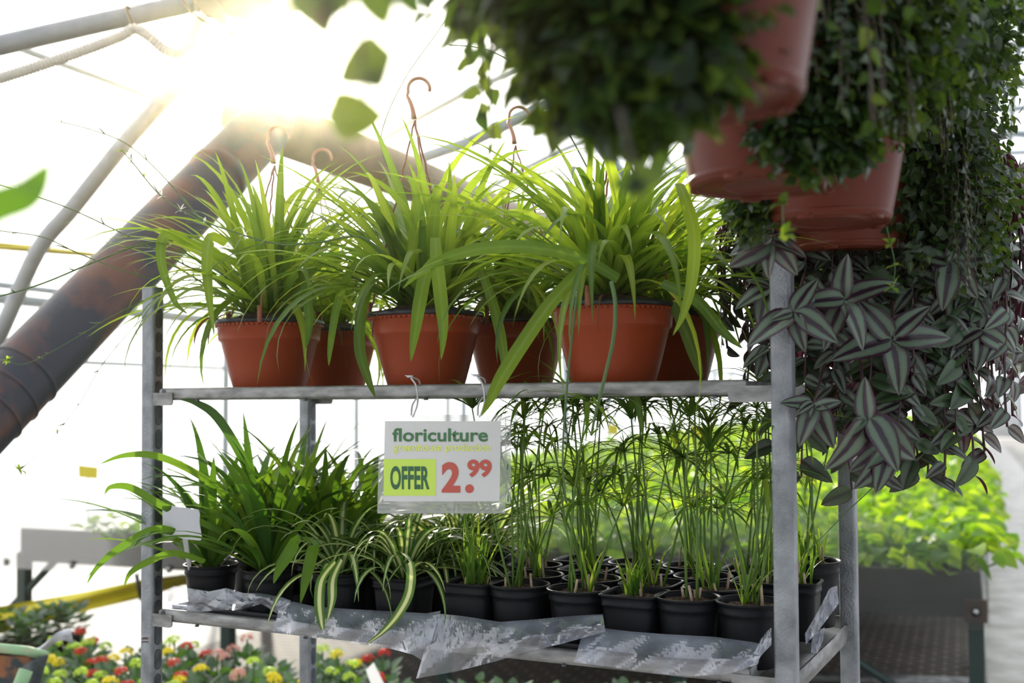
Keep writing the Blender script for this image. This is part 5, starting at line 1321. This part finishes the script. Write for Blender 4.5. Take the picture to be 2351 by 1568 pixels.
# (px, py of flower top, kind, where)
KL = [(195, 1470, 'red', 'at the left, topmost below the black pots'), (205, 1492, 'lime', 'below the topmost red one at the left'), (140, 1488, 'lime', 'beside the torn plastic strip at the left'), (160, 1503, 'leaf', 'left of the centre red pair'),
      (196, 1517, 'red', 'in the middle of the left group'), (262, 1505, 'yel', 'left of the post, highest yellow one'), (245, 1535, 'red', 'lower left of the left post'), (115, 1532, 'yel', 'next to the grey sheet corner'), (108, 1562, 'lime', 'at the bottom left beside the green tube'),
      (195, 1558, 'lime', 'bottom, middle of the left group'), (305, 1536, 'lime', 'touching the left post on its left'), (318, 1512, 'red', 'half hidden by the left post'), (255, 1565, 'yel', 'bottom, left of the post'), (310, 1570, 'lime', 'bottom, directly left of the post'), (325, 1485, 'leaf', 'peeping left of the left post at the back'), (280, 1487, 'leaf', 'large leaved, behind the highest yellow one'),
      (388, 1476, 'lime', 'highest one just right of the left post'), (383, 1520, 'yel', 'right of the left post, middle height'), (440, 1502, 'red', 'coral red, behind the front ones right of the left post'), (402, 1543, 'red', 'bright red, right of the left post'), (447, 1558, 'yel', 'bottom, right of the left post'), (495, 1520, 'pink', 'small pink one midway between left and rear posts'), (435, 1483, 'leaf', 'tall green shoot right of the left post'), (508, 1552, 'pink', 'bottom, pink orange, midway between the posts'),
      (568, 1487, 'pink', 'standing highest between the posts'), (582, 1542, 'lime', 'bottom, left of the rear left post'), (632, 1510, 'leaf', 'dark green, left of the rear left post'), (565, 1568, 'yel', 'at the very bottom between the posts'), (650, 1566, 'yel', 'at the very bottom beside the rear left post'), (540, 1520, 'leaf', 'below the highest pink one'), (680, 1545, 'leaf', 'touching the rear left post'),
      (740, 1508, 'lime', 'right of the rear left post, at the back'), (770, 1520, 'yel', 'bright yellow, right of the rear left post'), (800, 1548, 'lime', 'lime rounded head, lower right of the bright yellow one'), (745, 1556, 'leaf', 'dark leaves right of the rear left post'), (820, 1530, 'leaf', 'silver leaf between yellow and coral ones'), (862, 1518, 'red', 'coral one behind the slanted white tag'), (890, 1538, 'red', 'right of the slanted white tag'), (840, 1566, 'leaf', 'grey leaves at the bottom by the white tag'),
      (930, 1562, 'leaf', 'low leaves left of the hanging plastic'), (1010, 1568, 'leaf', 'low green leaves under the largest plastic sheet'), (1085, 1552, 'leaf', 'bright shoot under the plastic, left'), (1130, 1556, 'leaf', 'round leaved shoot under the plastic'), (1200, 1560, 'leaf', 'serrated shoot below the shelf centre'), (1290, 1558, 'leaf', 'shoot below the shelf, right of centre'), (1370, 1572, 'leaf', 'low leaves near the middle bottom edge'), (1440, 1560, 'leaf', 'pair of bright shoots at the bottom, right half'), (1480, 1556, 'leaf', 'last bright shoot at the bottom right')]
KS = 1.35; usedk = set(); pos_done = []
for (px, py, kd, wh) in KL:
    o = KP[kd] if kd not in usedk else copy_tree(KP[kd]); usedk.add(kd)
    p = atZ(px, py - 4, KZ + .215 * KS)
    s = p.dot(SA); t_ = p.dot(ST)
    for it in range(40):
        mv = False
        for (a, b_) in pos_done:
            dx, dy = s - a, t_ - b_; d = math.hypot(dx, dy)
            if d < .137:
                k = (.139 - d) / (d + 1e-4); s -= abs(dx) * k * .6 + .003; t_ += dy * k + (.002 if dy >= 0 else -.002); mv = True
        if not mv: break
    pos_done.append((s, t_))
    o.location = tn(s, t_, KZ - .004); o.scale = (KS, KS, KS); o.rotation_euler = (0, 0, R.uniform(0, 6.28))
    tag(o, names[kd] + ' ' + wh, 'flowering plant', 'kalanchoes on the flower bench')
    # name/label carries its place among the group
# dark pots at far left
for i, (px, py, lab) in enumerate(((15, 1452, 'leafy plant in a black pot at the left frame edge, behind the green tube'), (60, 1462, 'leafy plant in the wide black pot before the yellow ribbon'), (112, 1440, 'largest leafy plant in a black pot before the yellow ribbon'), (160, 1437, 'leafy plant in a black pot, rightmost of the dark potted ones'))):
    o = copy_tree(KP['leaf']); p = atZ(px, py + 12, KZ + .12); o.location = (p.x, p.y, KZ - .004); o.scale = (1.4, 1.4, 1.3)
    tag(o, lab, 'potted plant', 'dark potted plants at the far left'); o.name = 'leafy_potted_plant'
# slanted white tag among the flowers
b = atY(870, 1590, 3.6); t = thing('plant_tag', 'slanted white plant tag among the coral kalanchoes', 'plant tag', b); mb = MB(); flatpoly(mb, [(840, 1538), (858, 1521), (884, 1575), (870, 1600), (862, 1600)], 3.6, .001, b); mb.build('plate', M['paper'], t, smooth=False)
# green tube corner at the bottom left
b = atY(0, 1490, 3.20); t = thing('bench_rail', 'light green painted tube with rusty sheet at the bottom left corner', 'bench rail', b)
mb = MB(); mb.tube([atY(-60, 1482, 3.20) - b, atY(60, 1494, 3.20) - b, atY(108, 1506, 3.20) - b], .0135, 12); mb.build('tube', M['green_rail'], t)
mb = MB(); mb.add([atY(x, y, Y) - b for x, y, Y in ((-60, 1502, 3.21), (80, 1508, 3.21), (50, 1545, 3.21), (20, 1580, 3.21), (-60, 1590, 3.21))], [(0, 1, 2, 3, 4)]); o = mb.build('rusty_sheet', M['rusty'], t, smooth=False)
mb = MB(); rows = []
for i in range(9):
    a = i / 8; rows.append([atY(52 + 60 * a, 1530 - 26 * math.sin(a * PI / 2), 3.19 - .03 * math.sin(a * PI)) - b, atY(40 + 45 * a, 1590, 3.17) - b])
mb.grid(rows); mb.build('grey_sheet', M['zinc_dark'], t)
mb = MB(); mb.tube([atY(60, 1538, 3.12) - b, atY(35, 1600, 3.10) - b], .019, 12); mb.build('tube', M['green_rail'], t)
# torn plastic strip
rows = []
for i in range(12):
    q = i / 11; x = 70 + 95 * q; y = 1495 - 42 * q + 6 * math.sin(q * 7); w = 8 + 22 * q ** 2
    rows.append([atY(x - 3, y - w * .5, 3.3 + .03 * math.sin(q * 8)), atY(x, y, 3.28), atY(x + 3, y + w * .6, 3.3 - .02 * math.sin(q * 11))])
mb = MB(); mb.grid(rows); tag(mb.build('torn_plastic', M['white'], loc=rows[0][0]), 'torn whitish plastic strip lying over the green tube at the left', 'plastic scrap')

# ================================================================== LIGHT
w = bpy.data.worlds.new('world'); scn.world = w; w.use_nodes = True; nt = w.node_tree; nt.nodes.clear()
out = nt.nodes.new('ShaderNodeOutputWorld'); bg = nt.nodes.new('ShaderNodeBackground')
tc = nt.nodes.new('ShaderNodeTexCoord')
sund = ray(590, 150).normalized()
dt = nt.nodes.new('ShaderNodeVectorMath'); dt.operation = 'DOT_PRODUCT'; dt.inputs[1].default_value = tuple(sund)
nt.links.new(tc.outputs['Generated'], dt.inputs[0])
rp = nt.nodes.new('ShaderNodeValToRGB'); mr = nt.nodes.new('ShaderNodeMapRange'); mr.inputs['From Min'].default_value = -1; mr.inputs['From Max'].default_value = 1
nt.links.new(dt.outputs['Value'], mr.inputs[0]); nt.links.new(mr.outputs[0], rp.inputs[0])
e = rp.color_ramp.elements
SKY = 5.0
e[0].position = 0; e[0].color = (.128, .136, .15, 1); e[1].position = .5; e[1].color = (.15, .16, .175, 1)
x = e.new(.85); x.color = (.36, .37, .39, 1); x = e.new(.975); x.color = (.46, .46, .46, 1); x = e.new(1.0); x.color = (1.0, .96, .85, 1)
nt.links.new(rp.outputs[0], bg.inputs[0]); bg.inputs[1].default_value = SKY
nt.links.new(bg.outputs[0], out.inputs[0])
sl = bpy.data.lights.new('sun', 'SUN'); sl.energy = 7.0; sl.color = (1.0, .93, .78); sl.angle = math.radians(1.5)
so = bpy.data.objects.new('sun', sl); COL.objects.link(so); so.rotation_euler = (-sund).to_track_quat('-Z', 'Y').to_euler()

hz, ntz, outz = newmat('glare_haze')
vsn = ntz.nodes.new('ShaderNodeVolumeScatter'); vsn.inputs['Density'].default_value = .0068; vsn.inputs['Anisotropy'].default_value = .955; vsn.inputs['Color'].default_value = (1, .90, .62, 1)  # scattering volume added to make the yellowish lens glare around the sun
ntz.links.new(vsn.outputs[0], outz.inputs['Volume'])
mb = MB(); mb.box(tn(5.5, 0, 2.5), (13.0, 13.5, 4.96), (ST, SA, Vector((0, 0, 1)))); o = mb.build('added_glare_haze', hz, smooth=False); tag(o, 'thin haze volume added to make the glare around the low sun', 'haze', kind='stuff')
vs_ = scn.view_settings; vs_.view_transform = 'Standard'; vs_.look = 'None'; vs_.gamma = 1; vs_.use_curve_mapping = False; vs_.exposure = 0.26
cy = scn.cycles; cy.use_adaptive_sampling = True; cy.adaptive_threshold = .018; cy.use_denoising = True; cy.max_bounces = 8; cy.diffuse_bounces = 3; cy.glossy_bounces = 3; cy.transmission_bounces = 4; cy.transparent_max_bounces = 12; cy.caustics_reflective = False; cy.caustics_refractive = False
cy.sample_clamp_indirect = 6
